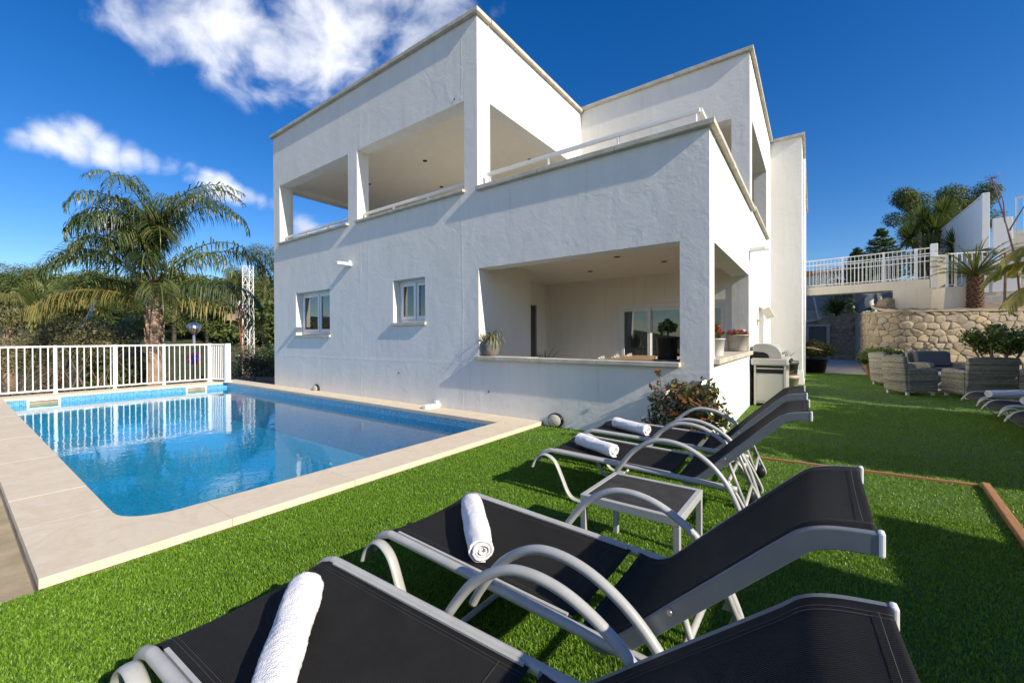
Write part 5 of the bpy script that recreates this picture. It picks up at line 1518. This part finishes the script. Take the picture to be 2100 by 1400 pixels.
qp = empty('queen_palm', (-18.05, 4.18, -1.3), 0, 'tall feathery palm with pale ringed trunk behind the pool fence', 'palm')
mb = MB()
tr_pts = [(0, 0, 0), (0.02, 0, 0.8), (0.03, 0, 1.6), (0.0, 0, 2.4), (-0.02, 0, 3.0), (-0.02, 0.0, 3.5)]
mb.tube(bez(tr_pts, 6), [0.265 - 0.003 * k + 0.012 * math.sin(k * 2.2) for k in range(25)] + [0.23] * 6, 18)
for k in range(26):                       # old leaf bases
    a = k * 2.4; zz = 2.0 + 0.062 * k; r0 = 0.215
    c = Vector((math.cos(a), math.sin(a), 0))
    mb.tube([c * (r0 - 0.04) + Vector((0, 0, zz)), c * (r0 + 0.01) + Vector((0, 0, zz + 0.30)), c * (r0 + 0.06) + Vector((0, 0, zz + 0.55))], [0.09, 0.07, 0.025], 6, flat=0.5)
mb.build('trunk', M['palmbark'], qp)
mb = MB(); mb.tube([(-0.02, 0, 3.3), (0, 0, 3.9), (0.0, 0, 4.5), (0, 0, 5.0)], [0.24, 0.17, 0.11, 0.05], 10); mb.build('crown_shaft', M['palmbark'], qp)
VR = math.atan2(Rt.y, Rt.x)               # azimuth that runs to the right in the photo
FR = [  # azimuth from VR, elevation, length, droop, base height
    # upright heart
    (175, 84, 3.7, 2.3, 5.2), (150, 85, 3.5, 2.8, 5.2), (8, 80, 4.5, 2.4, 5.2), (-15, 76, 4.4, 2.6, 5.0), (-75, 86, 4.2, 2.9, 5.2), (-110, 83, 3.8, 3.0, 5.1), (60, 85, 4.4, 2.4, 5.2), (110, 83, 4.0, 2.6, 5.1),
    (-90, 88, 4.0, 2.5, 5.2), (-60, 79, 4.0, 3.2, 4.9), (-130, 78, 3.5, 3.2, 4.8), (15, 74, 4.4, 2.8, 5.1), (-165, 80, 3.2, 3.0, 5.0), (-95, 75, 3.8, 3.4, 4.8), (-35, 80, 4.1, 3.0, 5.0), (30, 86, 4.5, 2.1, 5.2), (-150, 83, 3.5, 3.0, 5.0),
    (-80, 72, 3.3, 3.5, 4.6), (-45, 70, 3.6, 3.4, 4.7), (-135, 70, 3.2, 3.4, 4.6), (130, 84, 3.5, 2.8, 5.2), (170, 78, 3.2, 3.1, 4.9),
    # arching tier
    (176, 56, 4.6, 2.4, 4.4), (-170, 48, 4.3, 2.4, 4.3), (4, 52, 4.6, 2.5, 4.4), (-14, 44, 4.5, 2.4, 4.2), (-55, 46, 3.6, 2.8, 4.3), (-125, 46, 3.5, 2.8, 4.3), (160, 52, 4.4, 2.3, 4.4), (22, 50, 4.4, 2.3, 4.3),
    # low tier
    (178, 30, 4.0, 2.0, 4.0), (-165, 20, 3.7, 1.8, 3.9), (-8, 24, 4.4, 2.0, 3.9), (-2, 8, 4.6, 1.5, 3.8), (-45, 26, 3.5, 2.2, 3.9), (-140, 22, 3.5, 2.1, 3.8), (40, 30, 4.0, 2.2, 4.0), (140, 30, 4.0, 2.2, 4.0)]
for i, (a, el, L, dr_, hb_) in enumerate(FR):
    yel = el < 32 and i % 2 == 1
    frond('frond', qp, M['palmdry'] if yel else M['palmleaf'], (0, 0, hb_), VR + R(a), R(el), L, dr_, 0.86, 56, 0.016, 0.55 + 0.25 * (i % 3) / 2, 100 + i)

def fan_palm(loc, h, label, seed, n=22, r=0.85, group='fan palms'):
    root = empty('fan_palm', loc, 0, label, 'palm', group)
    rg = np.random.default_rng(seed)
    mb = MB(); mb.tube([(0, 0, 0), (0.05, 0, h * 0.6), (0, 0, h)], [0.17, 0.15, 0.14], 10); mb.build('trunk', M['bark'], root)
    V, Fq, val = [], [], []
    for i in range(n):
        az = rg.uniform(0, 6.28); el = rg.uniform(-0.5, 1.35)
        hd = np.array([np.cos(az) * np.cos(el), np.sin(az) * np.cos(el), np.sin(el)])
        c = np.array([0, 0, h]) + hd * rg.uniform(0.6, 1.0)
        sd = np.cross(hd, [0, 0, 1.0]); sd /= np.linalg.norm(sd); nrm = np.cross(sd, hd)
        b0 = len(V); w = 0.012
        V += [np.array([0, 0, h]) - sd * w, np.array([0, 0, h]) + sd * w, c + sd * w, c - sd * w]; Fq.append((b0, b0 + 1, b0 + 2, b0 + 3)); val.append(.6)
        bse = rg.uniform(.2, .9)
        for k in range(26):
            a = (k / 25 - .5) * 4.3
            d = hd * np.cos(a) + sd * np.sin(a)
            l = r * (0.75 + 0.25 * np.cos(a)) * rg.uniform(.9, 1.1)
            wd = 0.026
            pz = np.cross(d, nrm)
            q1 = c + d * l * .6 + nrm * 0.06; q2 = c + d * l - np.array([0, 0, 0.22 * rg.random()])
            b0 = len(V); V += [c - pz * .008, c + pz * .008, q1 + pz * wd, q1 - pz * wd]; Fq.append((b0, b0 + 1, b0 + 2, b0 + 3)); val.append(np.clip(bse + rg.normal() * .1, 0, 1))
            b0 = len(V); V += [q1 - pz * wd, q1 + pz * wd, q2 + pz * .003, q2 - pz * .003]; Fq.append((b0, b0 + 1, b0 + 2, b0 + 3)); val.append(np.clip(bse + rg.normal() * .1, 0, 1))
    npmesh('leaves', np.array(V), np.array(Fq), M['palmleaf'], root, np.array(val))
    return root
fan_palm((-28.6, 2.6, -1.6), 4.0, 'fan palm over the left end of the hedge, beside the frame edge', 61, 26, 1.0)
fan_palm((-26.8, 4.0, -1.6), 3.7, 'fan palm standing behind the hedge by the leaning pole', 62, 26, 0.95)
fan_palm((-23.6, 4.9, -1.6), 2.6, 'low dark fan palm between the hedge and the tall palm trunk', 63, 22, 0.8)
# second feathery palm whose yellow fronds arch in from the left
yp = empty('feather_palm', (-27.2, 1.6, -1.5), 0, 'yellowing feather palm arching above the hedge at the left edge', 'palm')
mb = MB(); mb.tube([(0, 0, 0), (0, 0, 3.2)], [0.25, 0.2], 12); mb.build('trunk', M['palmbark'], yp)
for i, (a, el, L) in enumerate(((10, 50, 3.8), (-15, 38, 3.8), (35, 46, 3.6), (170, 40, 3.6), (-70, 40, 3.4), (-40, 55, 3.4), (80, 60, 3.4), (-120, 50, 3.4))):
    frond('frond', yp, M['palmdry'], (0, 0, 3.2), VR + R(a), R(el), L, 1.9, 0.75, 44, 0.017, 0.85, 140 + i)

# grey green hedge behind the fence, stems showing below
hd = empty('hedge', (-20.5, 0.0, -0.95), 0, 'straggly grey green hedge behind the left part of the pool fence', 'hedge')
cs, rs = [], []
rr = random.Random(15)
for k in range(64):
    y = rr.uniform(-5.5, 4.3); top = 3.3 - 0.13 * max(0, y - 1.2) ** 1.4 + 0.25 * math.sin(y * 2.2)
    cs.append((rr.uniform(-1.3, 0.9), y, rr.uniform(1.45, max(1.7, top - 0.2)))); rs.append(rr.uniform(0.38, 0.62))
foliage('foliage', hd, M['hedgeleaf'], cs, rs, 26000, 0.055, 0.32, seed=64, shell=.5)
sb = MB()
for k in range(150):
    y = rr.uniform(-5.5, 4.6); x = rr.uniform(-1.0, 1.3); h = rr.uniform(1.0, 2.0)
    sb.tube(bez([(x, y, 0), (x + rr.uniform(-.25, .25), y + rr.uniform(-.4, .4), h * .5), (x + rr.uniform(-.5, .5), y + rr.uniform(-.9, .9), h)], 2), [0.028, 0.02, 0.016, 0.012, 0.007], 5)
sb.build('stems', M['bark'], hd)
cs2 = [(rr.uniform(-1.2, .6), rr.uniform(-5.5, 4.6), rr.uniform(.3, 1.5)) for _ in range(60)]
foliage('inner_twigs', hd, M['dryleaf'] if False else leaf_mat('dry_twig', [(0, (.03, .022, .018)), (.6, (.09, .065, .05)), (1, (.22, .16, .11))], .8, .05, .1), cs2, [.5] * 60, 9000, 0.075, 0.10, seed=65, shell=.1)

def shrub(loc, label, cs, rs, n, size, m, seed, name='shrub', group=None, stem_h=0.6):
    root = empty(name, loc, 0, label, 'shrub', group)
    sb = MB()
    for k in range(5): sb.tube([(0, 0, 0), (.2 * math.cos(k * 1.3), .2 * math.sin(k * 1.3), stem_h), (.5 * math.cos(k * 1.3), .5 * math.sin(k * 1.3), stem_h * 2)], [0.04, 0.03, 0.012], 6)
    sb.build('stems', M['bark'], root)
    foliage('foliage', root, M[m], cs, rs, n, size, 0.3, seed=seed, shell=.45)
    return root
rr = random.Random(22)
def blobs(w, d, h, n, r0, r1): 
    return [(rr.uniform(-w, w), rr.uniform(-d, d), rr.uniform(.25, 1) * h) for _ in range(n)], [rr.uniform(r0, r1) for _ in range(n)]
c_, r_ = blobs(1.3, .8, 2.5, 22, .45, .7)
shrub((-22.6, 9.2, -1.9), 'rounded grey green shrub between the fence end and the villa', c_, r_, 9000, 0.07, 'hedgeleaf', 71)
c_, r_ = blobs(1.6, .8, 2.7, 22, .45, .7)
shrub((-26.5, 12.4, -1.9), 'taller green shrub against the villa corner, behind the slatted fence', c_, r_, 8000, 0.08, 'shrubleaf', 72)
c_, r_ = blobs(0.9, 1.0, 1.7, 16, .4, .55)
shrub((-20.8, 3.6, -1.4), 'dark low shrub around the foot of the tall palm', c_, r_, 7000, 0.08, 'shrubleaf', 73)
dg = empty('dry_grass_tuft', (-20.6, 9.3, -1.9), 0, 'tuft of dry yellow grass beside the villa wall', 'grass tuft')
blades('blades', dg, M['dryleaf'], (0, 0, 0), 160, 1.9, 0.012, 1.4, 74, 0.5, (0.9, 1.5), 4)

# slatted fence at street level
sf = empty('slat_fence', (-21.5, 6.55, 0), 0, 'low grey horizontal slat fence between the pool end and the villa', 'fence')
d_ = Vector((6.6, 1.55, 0.2))
for k in range(6): MB().bar(Vector((0, 0, -1.35 + 0.185 * k)), d_ + Vector((0, 0, -1.35 + 0.185 * k)), 0.03, 0.155).build('slat', M['slat'], sf)
for k in range(5):
    c = d_ * (k / 4); MB().box(c.x - .04, c.x + .04, c.y - .06, c.y + .02, -1.9, -0.28 + 0.05 * k).build('post', M['slat'], sf)

# street lamp with the no-waiting sign
sl = empty('street_lamp', (-23.03, 6.74, -1.95), 0, 'globe street lamp on a grey pole behind the fence', 'street lamp')
MB().tube([(0, 0, 0), (0, 0, 3.45)], 0.055, 10).build('pole', M['galv'], sl)
MB().lathe([(0.07, 3.44), (0.16, 3.52), (0.25, 3.63), (0.285, 3.74)], n=24, cap=False).build('globe', mat('smoky_globe', (0.30, 0.28, 0.24), 0.35, var=.05), sl)
MB().lathe([(0.285, 3.742), (0.27, 3.84), (0.20, 3.95), (0.10, 4.01), (0.0, 4.02)], n=24, cap=False).build('hood', M['steel'], sl)
tc = Vector((23.03, -6.74, 0)).normalized()
sg = empty('no_waiting_sign', Vector((-23.03, 6.74, 0.40)) + tc * 0.075, math.atan2(tc.y, tc.x), 'round blue sign with red rim and red slash on the lamp pole', 'traffic sign')
def disc(r, d0, d1, name, m, r_in=0.0):
    mb = MB(); mb.lathe([(r_in, d0), (r, d0), (r, d1), (r_in, d1)], n=32, cap=False, smooth=False)
    o = mb.build(name, m, sg); o.rotation_euler = (0, R(90), 0); return o
disc(0.27, 0.0, 0.012, 'rim', M['red']); disc(0.215, 0.013, 0.018, 'face', M['blue'])
o = MB().box(0.019, 0.024, -0.21, 0.21, -0.028, 0.028).build('slash', M['red'], sg); o.rotation_euler = (R(-45), 0, 0)
# leaning pole in the hedge
o = MB().tube([(0, 0, -2.6), (0, 0, 1.3)], 0.055, 10).build('leaning_pole', M['galv']); o.location = (-22.85, 3.2, 1.9); 
o.rotation_euler = (0, 0, 0); ax = Vector((0, 0, 1)).cross(Rt).normalized(); o.rotation_mode = 'AXIS_ANGLE'; o.rotation_axis_angle = (R(24), ax.x, ax.y, ax.z)
tag(o, 'pale grey pole leaning out of the hedge at the left', 'pole')

# white lattice mast and the rusty mast beside it
lm = empty('lattice_mast', (-37.6, 14.7, -2.0), VR, 'white steel lattice mast between the palm and the villa', 'mast')
H_ = 9.25; w0, w1 = 0.30, 0.26
lg = MB(); bc = MB()
def cor(k, z):
    w = w0 + (w1 - w0) * z / H_
    return Vector((w * (1 if k in (0, 1) else -1), w * (1 if k in (1, 2) else -1), z))
for k in range(4): lg.bar(cor(k, 0), cor(k, H_), 0.055, 0.055)
lg.build('legs', M['white'], lm)
n = 12
for i in range(n):
    za, zb_ = H_ * i / n, H_ * (i + 1) / n
    for k in range(4):
        k2 = (k + 1) % 4
        a, b = (k, k2) if i % 2 else (k2, k)
        bc.bar(cor(a, za), cor(b, zb_), 0.032, 0.032); bc.bar(cor(k, zb_), cor(k2, zb_), 0.03, 0.03)
bc.build('bracing', M['white'], lm)
mb = MB(); mb.box(-0.85, 0.45, -.04, .04, 9.2, 9.26); mb.box(-0.75, -0.45, -0.2, 0.1, 5.1, 5.7); mb.tube([(-.6, 0, 5.6), (-.72, 0, 6.4)], .05, 6); mb.box(-1.1, .5, -.03, .03, 1.9, 1.96); mb.build('bracket', M['white'], lm)
rm = empty('rusty_mast', (-36.6, 13.75, -2.0), VR, 'rusty red mast with wire basket beside the white lattice mast', 'mast')
mb = MB()
for s in (-.13, .13): mb.bar((0.45 + s, 0, 0), (-0.15 + s * .8, 0, 6.0), 0.06, 0.06)
for k in range(9): mb.bar((0.45 - .13 - .06 * k, 0, .6 * k + .2), (0.45 + .13 - .065 * k, 0, .6 * k + .7), .035, .035)
mb.bar((-.2, 0, 5.9), (-.45, 0, 7.0), .04, .04)
mb.build('pole', M['rust'], rm)
mb = MB(); mb.box(-0.95, -0.35, -.2, .2, 4.75, 5.25); mb.box(-0.3, .25, -.15, .15, 4.9, 5.5)
mb.build('basket', mat('pinkish_box', (0.42, 0.30, 0.24), .7), rm)
mb = MB()
for dx in (-.55, -.15): mb.tube([(dx - .05 + .42 * math.cos(a), 0.1, 5.9 + .42 * math.sin(a)) for a in np.linspace(-.4, 3.4, 14)], .022, 6)
mb.build('hoop', M['galv'], rm)

# house on the far hill
fh = empty('hill_house', (-186, 62, 14.7), VR + R(8), 'tiny white flat house on the wooded hill behind the palm', 'house')
MB().box(-3.0, 3.4, .8, 3.8, -9, -.01).build('base', M['concrete'], fh)
mb = MB(); mb.box(-3.6, 2.0, 0, 4, 0, 2.9); mb.box(2.001, 4.0, .6, 4, 0, 2.6); mb.build('wall', M['white'], fh)
MB().box(-3.8, 2.2, -.4, 4.2, 2.91, 3.3).build('roof', M['slate'], fh)
for x in (-2.9, -1.1, .6, 2.6): MB().box(x, x + .9, -.03 if x < 2 else .57, .0 if x < 2 else .6, 1.1, 2.1).build('window', M['dark'], fh)
mb = MB(); mb.box(-9.5, -5.6, -8, -7.6, -2.2, -1.2); mb.box(-7.5, -3, -9, -8.6, -2.6, -2.0); mb.build('terrace_wall', M['white'], fh)

# pines: separate ones nearer, the far wood as one mass
def pine_blobs(rg, h, w):
    cs, rs = [], []
    for k in range(int(16 + h)):
        z = h * rg.uniform(.34, 1.0); f = 1 - abs((z / h - .58)) * 1.15
        a = rg.uniform(0, 6.28); r = w * f * rg.uniform(.15, 1)
        cs.append((math.cos(a) * r, math.sin(a) * r, z)); rs.append(rg.uniform(.13, .24) * w + .25)
    return cs, rs
def pine(loc, h, w, label, seed, group='pines on the slope behind the palm', n=9000, m='pineleaf', sz=.125):
    root = empty('pine_tree', loc, 0, label, 'tree', group)
    rg = np.random.default_rng(seed)
    cs, rs = pine_blobs(rg, h, w)
    mb = MB(); mb.tube([(0, 0, 0), (.1, 0, h * .5), (0, .1, h * .92)], [.22, .17, .05], 8)
    for c in cs[::3]: mb.tube([(0.05, 0, c[2] * .8), (c[0] * .6, c[1] * .6, c[2] * .93), c], [.07, .05, .02], 5)
    mb.build('trunk', M['bark'], root)
    foliage('crown', root, M[m], cs, rs, n, sz, .28, seed=seed, shell=.45, up=.4)
    return root
for i, (px_, D_, h, w, lb) in enumerate(((-.60, 52, 11.5, 3.4, 'tallest pine right beside the villa corner, behind the lattice mast'), (-.665, 46, 8.3, 3.0, 'bushy pine directly behind the white lattice mast'),
                                        (-.565, 62, 11.5, 4, 'pine partly hidden by the villa wall'), (-.74, 44, 6.6, 3.0, 'dark pine between the street lamp and the lattice mast'),
                                        (-.82, 42, 6.0, 3.2, 'dark pine just right of the tall palm trunk'), (-.93, 44, 6.0, 3.2, 'dark pine just left of the tall palm trunk'), (-1.05, 48, 6.5, 3.4, 'pine behind the leaning pole'),
                                        (-1.17, 52, 7.0, 3.6, 'pine behind the left hedge'))):
    v = (F + Rt * px_) * D_
    z = float(hill_h(np.array([v.x]), np.array([v.y]))[0])
    pine((v.x, v.y, z - .3), h, w, lb, 200 + i)
V_, F_, A_ = [], [], []
rg = np.random.default_rng(77); off = 0
cnt = 0
while cnt < 430:
    px_ = rg.uniform(-1.35, -.50); D_ = 46 + 200 * rg.random() ** 1.4
    v = (F + Rt * px_) * D_
    z = float(hill_h(np.array([v.x]), np.array([v.y]))[0])
    if abs(px_ + .715) < .05 and 95 < D_ < 168: continue
    h = rg.uniform(4.5, 7.5); w = rg.uniform(2.6, 4.2)
    cs, rs = pine_blobs(rg, h, w)
    cs = np.array(cs) + np.array([v.x, v.y, z - 1.5]); rs = np.array(rs) * 1.15
    n_ = int(900 if D_ < 110 else 420)
    a, b, c = leaf_cloud(cs, rs, n_, .30 if D_ < 110 else .5, .4, seed=int(rg.integers(1e6)), shell=.5, up=.5)
    V_.append(a); F_.append(b + off); A_.append(np.clip(c + rg.uniform(-.18, .18), 0, 1)); off += len(a); cnt += 1
tag(npmesh('pine_wood', np.concatenate(V_), np.concatenate(F_), M['pineleaf'], None, np.concatenate(A_)), 'dark green pine wood covering the hill behind the palm', 'wood', kind='stuff')

# ---- right hand plants
cy = empty('cycad', (4.45, 20.56, 1.95), 0, 'stubby cycad with scaly brown trunk and stiff arching leaves above the stone wall', 'cycad')
mb = MB(); pts = bez([(0, 0, 0), (0.02, 0, .5), (0, 0, 1.0), (-.01, 0, 1.38)], 8)
mb.tube(pts, [0.185 + 0.012 * (k % 2) - .001 * k for k in range(len(pts))], 16)
rr = random.Random(9)
for k in range(150):
    a = k * 2.4; z = .05 + 1.3 * k / 150; c = Vector((math.cos(a), math.sin(a), 0))
    mb.tube([c * .17 + Vector((0, 0, z)), c * .215 + Vector((0, 0, z + .045))], [.03, .015], 5)
mb.build('trunk', M['cycadbark'], cy)
for k in range(30):
    frond('frond', cy, M['yuccaleaf'] if k % 5 else M['palmdry'], (0, 0, 1.38), k * 2.4 + .3, R(8 + (k * 37) % 70), 1.45, 0.9, .19, 44, .007, .12, 300 + k)

def yucca(loc, heads, label, seed):
    root = empty('yucca', loc, 0, label, 'yucca', 'yuccas beyond the bridge')
    mb = MB()
    for h in heads: mb.tube(bez([(0, 0, 0), (h[0] * .3, h[1] * .3, h[2] * .5), h[:3]], 4), [.17] * 4 + [.13] * 5, 8)
    mb.build('trunk', M['bark'], root)
    for i, h in enumerate(heads): blades('leaf_head', root, M['yuccaleaf'], h[:3], 420, h[3], 0.03, .1, seed + i, .25, (-1.0, 1.5), 3, True)
    return root
yucca((5.0, 30.9, 3.2), [(-.2, 0, 4.3, 1.0), (.55, .2, 4.6, .95), (-.75, -.3, 3.4, .95), (.2, -.3, 3.7, .9), (.7, .1, 3.9, .8)], 'tall spiky yucca with several heads beyond the bridge post', 401)
yucca((5.45, 28.2, 3.0), [(0, 0, 2.5, 1.0), (-.8, .3, 2.4, .95), (.3, .2, 2.9, .8)], 'lower spiky yucca against the white parapet', 421)
def spruce(loc, h, w, label, seed):
    root = empty('spruce', loc, 0, label, 'tree', 'spruces beyond the bridge')
    rg = np.random.default_rng(seed)
    MB().tube([(0, 0, 0), (0, 0, h)], [.18, .02], 8).build('trunk', M['bark'], root)
    V, Fq, val = [], [], []; b0 = 0
    for k in range(260):
        t_ = rg.random() ** .8; z = h * (.12 + .86 * t_); L = w * (1 - t_) ** .8 * rg.uniform(.7, 1.1) + .12
        az = rg.uniform(0, 6.28); hd = np.array([np.cos(az), np.sin(az), 0])
        for j in range(34):
            u = rg.uniform(.12, 1); c = np.array([0, 0, z]) + hd * L * u + np.array([0, 0, -.22 * L * u + .28 * L * u * u])
            d = hd + rg.normal(size=3) * .55; d /= np.linalg.norm(d); s = np.cross(d, rg.normal(size=3)); s /= np.linalg.norm(s)
            l, ww = .15 * rg.uniform(.6, 1.2), .035
            V += [c - d * l, c - s * ww, c + d * l, c + s * ww]; Fq.append((b0, b0 + 1, b0 + 2, b0 + 3)); b0 += 4; val.append(rg.uniform(0, .85))
    npmesh('crown', np.array(V), np.array(Fq), M['pineleaf'], root, np.array(val))
spruce((4.0, 40.0, 1.6), 7.6, 2.9, 'pointed dark spruce, the taller of the two beyond the bridge', 441)
spruce((2.65, 39.6, 1.6), 6.3, 2.6, 'shorter dark spruce just left of the taller one beyond the bridge', 442)
pine((7.0, 47.4, 3.0), 9.9, 2.8, 'tall pine behind the yuccas, the left one of a pair', 451, 'pines behind the yuccas', 22000, sz=.105)
pine((10.2, 49.4, 3.0), 10.2, 3.0, 'tall pine behind the white parapet, the right one of a pair', 452, 'pines behind the yuccas', 22000, sz=.105)
pine((2.4, 46, 3.0), 4.6, 2.0, 'low dark pine seen through the bridge bars', 453, 'pines behind the yuccas', 2500)
p = shrub((1.1, 30.4, 2.4), 'dark spiky bush under the bridge above the grey stone wall', [(0, 0, .5), (.4, 0, .6), (-.4, 0, .5)], [.45, .4, .4], 900, .05, 'shrubleaf', 454)
blades('spikes', p, M['yuccaleaf'], (0, 0, .3), 300, 1.15, .04, .3, 455, .5, (-.1, 1.5), 4)
mb = MB(); mb.tube(bez([(0, 0, 0), (.05, 0, .6), (-.1, 0, 1.3), (-.3, 0, 2.2)], 4), [.07] * 8 + [.05] * 5, 8)
o = mb.build('leaning_tree', M['galv']); o.location = (.25, 30.4, 1.8); tag(o, 'thin pale leaning trunk under the bridge near the tower', 'tree trunk')
bt = empty('old_tree', (2.15, 24.6, 2.5), 0, 'old pale trunked tree under the middle of the bridge', 'tree')
mb = MB(); mb.tube(bez([(0, 0, 0), (-.1, 0, .35), (.05, .1, .9), (.2, 0, 1.6)], 4), [.16] * 6 + [.12] * 7, 8); mb.tube(bez([(.25, 0, 0), (.3, .1, .5), (.1, .2, 1.0)], 4), .09, 7); mb.tube(bez([(0, 0, .6), (-.6, 0, .9), (-1.1, .1, .8)], 4), [.07] * 5 + [.03] * 4, 6); mb.build('trunk', M['concrete'], bt)
foliage('crown', bt, M['pineleaf'], [(0, 0, 1.9), (-.6, .3, 1.7), (.6, .2, 1.8)], [.5, .5, .5], 1500, .07, .4, seed=456)

# bare twiggy plant and the big yellowing leaves at the right edge
bp_ = empty('bare_plant', (5.15, 20.9, 2.3), 0, 'bare purple brown twigs rising beside the upper railing', 'plant')
mb = MB()
def twig(pts, r): mb.tube(bez(pts, 4), [r] * (4 * (len(pts) - 2)) + [r * .6] * 5, 5)
twig([(.4, 0, 0), (.3, 0, 1.4), (.1, 0, 2.6), (-.25, 0, 4.35)], .032); twig([(.05, 0, 2.8), (.0, 0, 3.6), (-.2, 0, 4.2)], .02); twig([(.15, 0, 2.5), (.5, 0, 3.3), (.85, 0, 4.0)], .022)
for k in range(14): mb.tube([(-.24, 0, 4.32), (-.24 + .2 * math.cos(k * 2.4), .15 * math.sin(k * 2.4), 4.36 + .13 * math.sin(k))], .006, 4)
mb.build('twigs', mat('purple_twig', (.17, .09, .10), .7), bp_)
mb2 = MB(); mb2.tube([(0, 0, 0), (.02, 0, 1.9)], .035, 6); o = mb2.build('sapling_stem', M['bark']); o.location = (4.95, 19.9, 2.05)
tag(o, 'thin straight bare stem on the slope right of the cycad', 'stem')
bn = empty('banana_plant', (3.75, 10.9, 0), 0, 'broad yellowing torn leaves hanging in at the right edge', 'plant')
mb = MB(); mb.tube(bez([(0, 0, 0), (.05, 0, 1.2), (0, 0, 2.3)], 4), [.14] * 5 + [.08] * 4, 10); mb.build('trunk', M['palmbark'], bn)
def big_leaf(p0, az, el, L, droop, W_, seed):
    rg = np.random.default_rng(seed)
    h = np.array([np.cos(az), np.sin(az), 0]); sd = np.array([-np.sin(az), np.cos(az), 0]); z = np.array([0, 0, 1.])
    V, Fq, val = [], [], []; p = np.array(p0, float); e = el; N = 26; pts, ds = [], []
    for i in range(N + 1):
        d = h * np.cos(e) + z * np.sin(e); pts.append(p.copy()); ds.append(d); p = p + d * L / N; e -= droop / N * (.4 + 1.2 * i / N)
    def quad(a, b, c, d, r): b0 = len(V); V.extend([a, b, c, d]); Fq.append((b0, b0 + 1, b0 + 2, b0 + 3)); val.append(r)
    for i in range(N):
        t_ = i / N
        quad(pts[i] - sd * .014, pts[i] + sd * .014, pts[i + 1] + sd * .012, pts[i + 1] - sd * .012, .95)
        if t_ < .22: continue
        wdt = W_ * max(.02, math.sin((t_ - .2) / .82 * math.pi)) ** .6
        for s in (-1, 1):
            r = float(np.clip(.45 + .25 * math.sin(i * .9 + s) + rg.normal() * .12, 0, 1))
            gap = .12 * rg.random()
            a0, a1 = pts[i] * (1 - gap) + pts[i + 1] * gap, pts[i + 1]
            dr1, dr2 = rg.uniform(.25, .5), rg.uniform(.5, 1.0)
            out = sd * s + ds[i] * .5
            m0, m1 = a0 + out * wdt * .55 - z * wdt * dr1 * .4, a1 + out * wdt * .55 - z * wdt * dr1 * .4
            e0, e1 = a0 + out * wdt * rg.uniform(.85, 1) - z * wdt * dr2, a1 + out * wdt * rg.uniform(.85, 1) - z * wdt * dr2
            quad(a0, a1, m1, m0, r); quad(m0, m1, e1, e0, r)
    npmesh('leaf', np.array(V), np.array(Fq), M['banana'], bn, np.array(val))
for i, (a, el, L, dr_, hb_) in enumerate(((165, 48, 1.55, 2.2, 2.2), (200, 30, 1.45, 2.0, 2.0), (225, 55, 1.5, 2.0, 2.2), (185, 65, 1.5, 2.6, 2.3), (20, 50, 1.4, 2, 2.3), (300, 40, 1.4, 2, 2.2))):
    big_leaf((0, 0, hb_), R(a), R(el), L, dr_, .26, 470 + i)

# ------------------------------------------------------------------ planting along the right boundary (mostly out of frame; it shades the lawn)
def shade_tree(loc, label, cs, rs, n, size, seed):
    root = empty('olive_tree', loc, 0, label, 'tree', 'trees along the right boundary')
    mb = MB(); mb.tube(bez([(0, 0, 0), (.1, 0, .8), (0, .1, 1.8)], 4), [.13] * 5 + [.08] * 4, 8)
    for c in cs[::2]: mb.tube([(0, 0, 1.2), (c[0] * .5, c[1] * .5, c[2] * .8), c], [.05, .035, .012], 5)
    mb.build('trunk', M['bark'], root)
    foliage('crown', root, M['shrubleaf'], cs, rs, n, size, .45, seed=seed, shell=.15)
rr = random.Random(33)
def crown(w, d, z0, z1, n, r0, r1): return [(rr.uniform(-w, w), rr.uniform(-d, d), rr.uniform(z0, z1)) for _ in range(n)], [rr.uniform(r0, r1) for _ in range(n)]
for i, (loc, d, z0, z1, n, lb, lv) in enumerate((((5.3, 5.70, 0), .42, .4, 2.85, 30, 'leafy tree on the right boundary, nearest the lounger terrace', 7000), ((5.35, 6.6, 0), .7, .4, 2.95, 34, 'leafy tree on the right boundary, second from the terrace', 8000),
                                            ((5.4, 7.9, 0), .7, .4, 2.9, 34, 'leafy tree on the right boundary, third from the terrace', 8000), ((5.6, 9.2, 0), .5, .4, 2.5, 20, 'smaller leafy tree on the right boundary, before the gap', 4500), ((5.6, 11.6, 0), 1.0, .4, 3.0, 40, 'leafy tree on the right boundary behind the wicker seats', 8500),
                                            ((5.7, 13.7, 0), 1.1, .4, 3.1, 40, 'leafy tree on the right boundary, last but one', 8500), ((6.0, 16.0, 0), 1.2, .4, 3.2, 40, 'leafy tree on the right boundary near the stone wall', 8500))):
    cs, rs = crown(.5, d, z0, z1, n, .40, .54)
    shade_tree(loc, lb, cs, rs, lv, .125, 500 + i)
bw = empty('boundary_wall', (5.0, -6, 0), 0, 'white boundary wall with pillars to the right of the lounger terrace', 'wall')
MB().box(0, .2, 0, 9.50, 0, 2.62).build('wall', M['stucco'], bw, bevel=.01)
MB().box(-.02, .22, 0, 8.45, 2.70, 3.15).build('raised_section', M['stucco'], bw, bevel=.01)  # unseen upper wall, added so its shade reaches further across the turf
MB().box(-.04, .24, 0, 9.54, 2.622, 2.69).build('cap', M['cap'], bw, bevel=.006)
cs, rs = crown(.7, .9, 2.6, 3.3, 14, .3, .40)
shade_tree((5.9, .2, 0), 'unseen sparse tree added behind the white boundary wall to dapple the sunlight', cs, rs, 1700, .085, 510)  # out of view, added to break up the sun over the nearest headrest
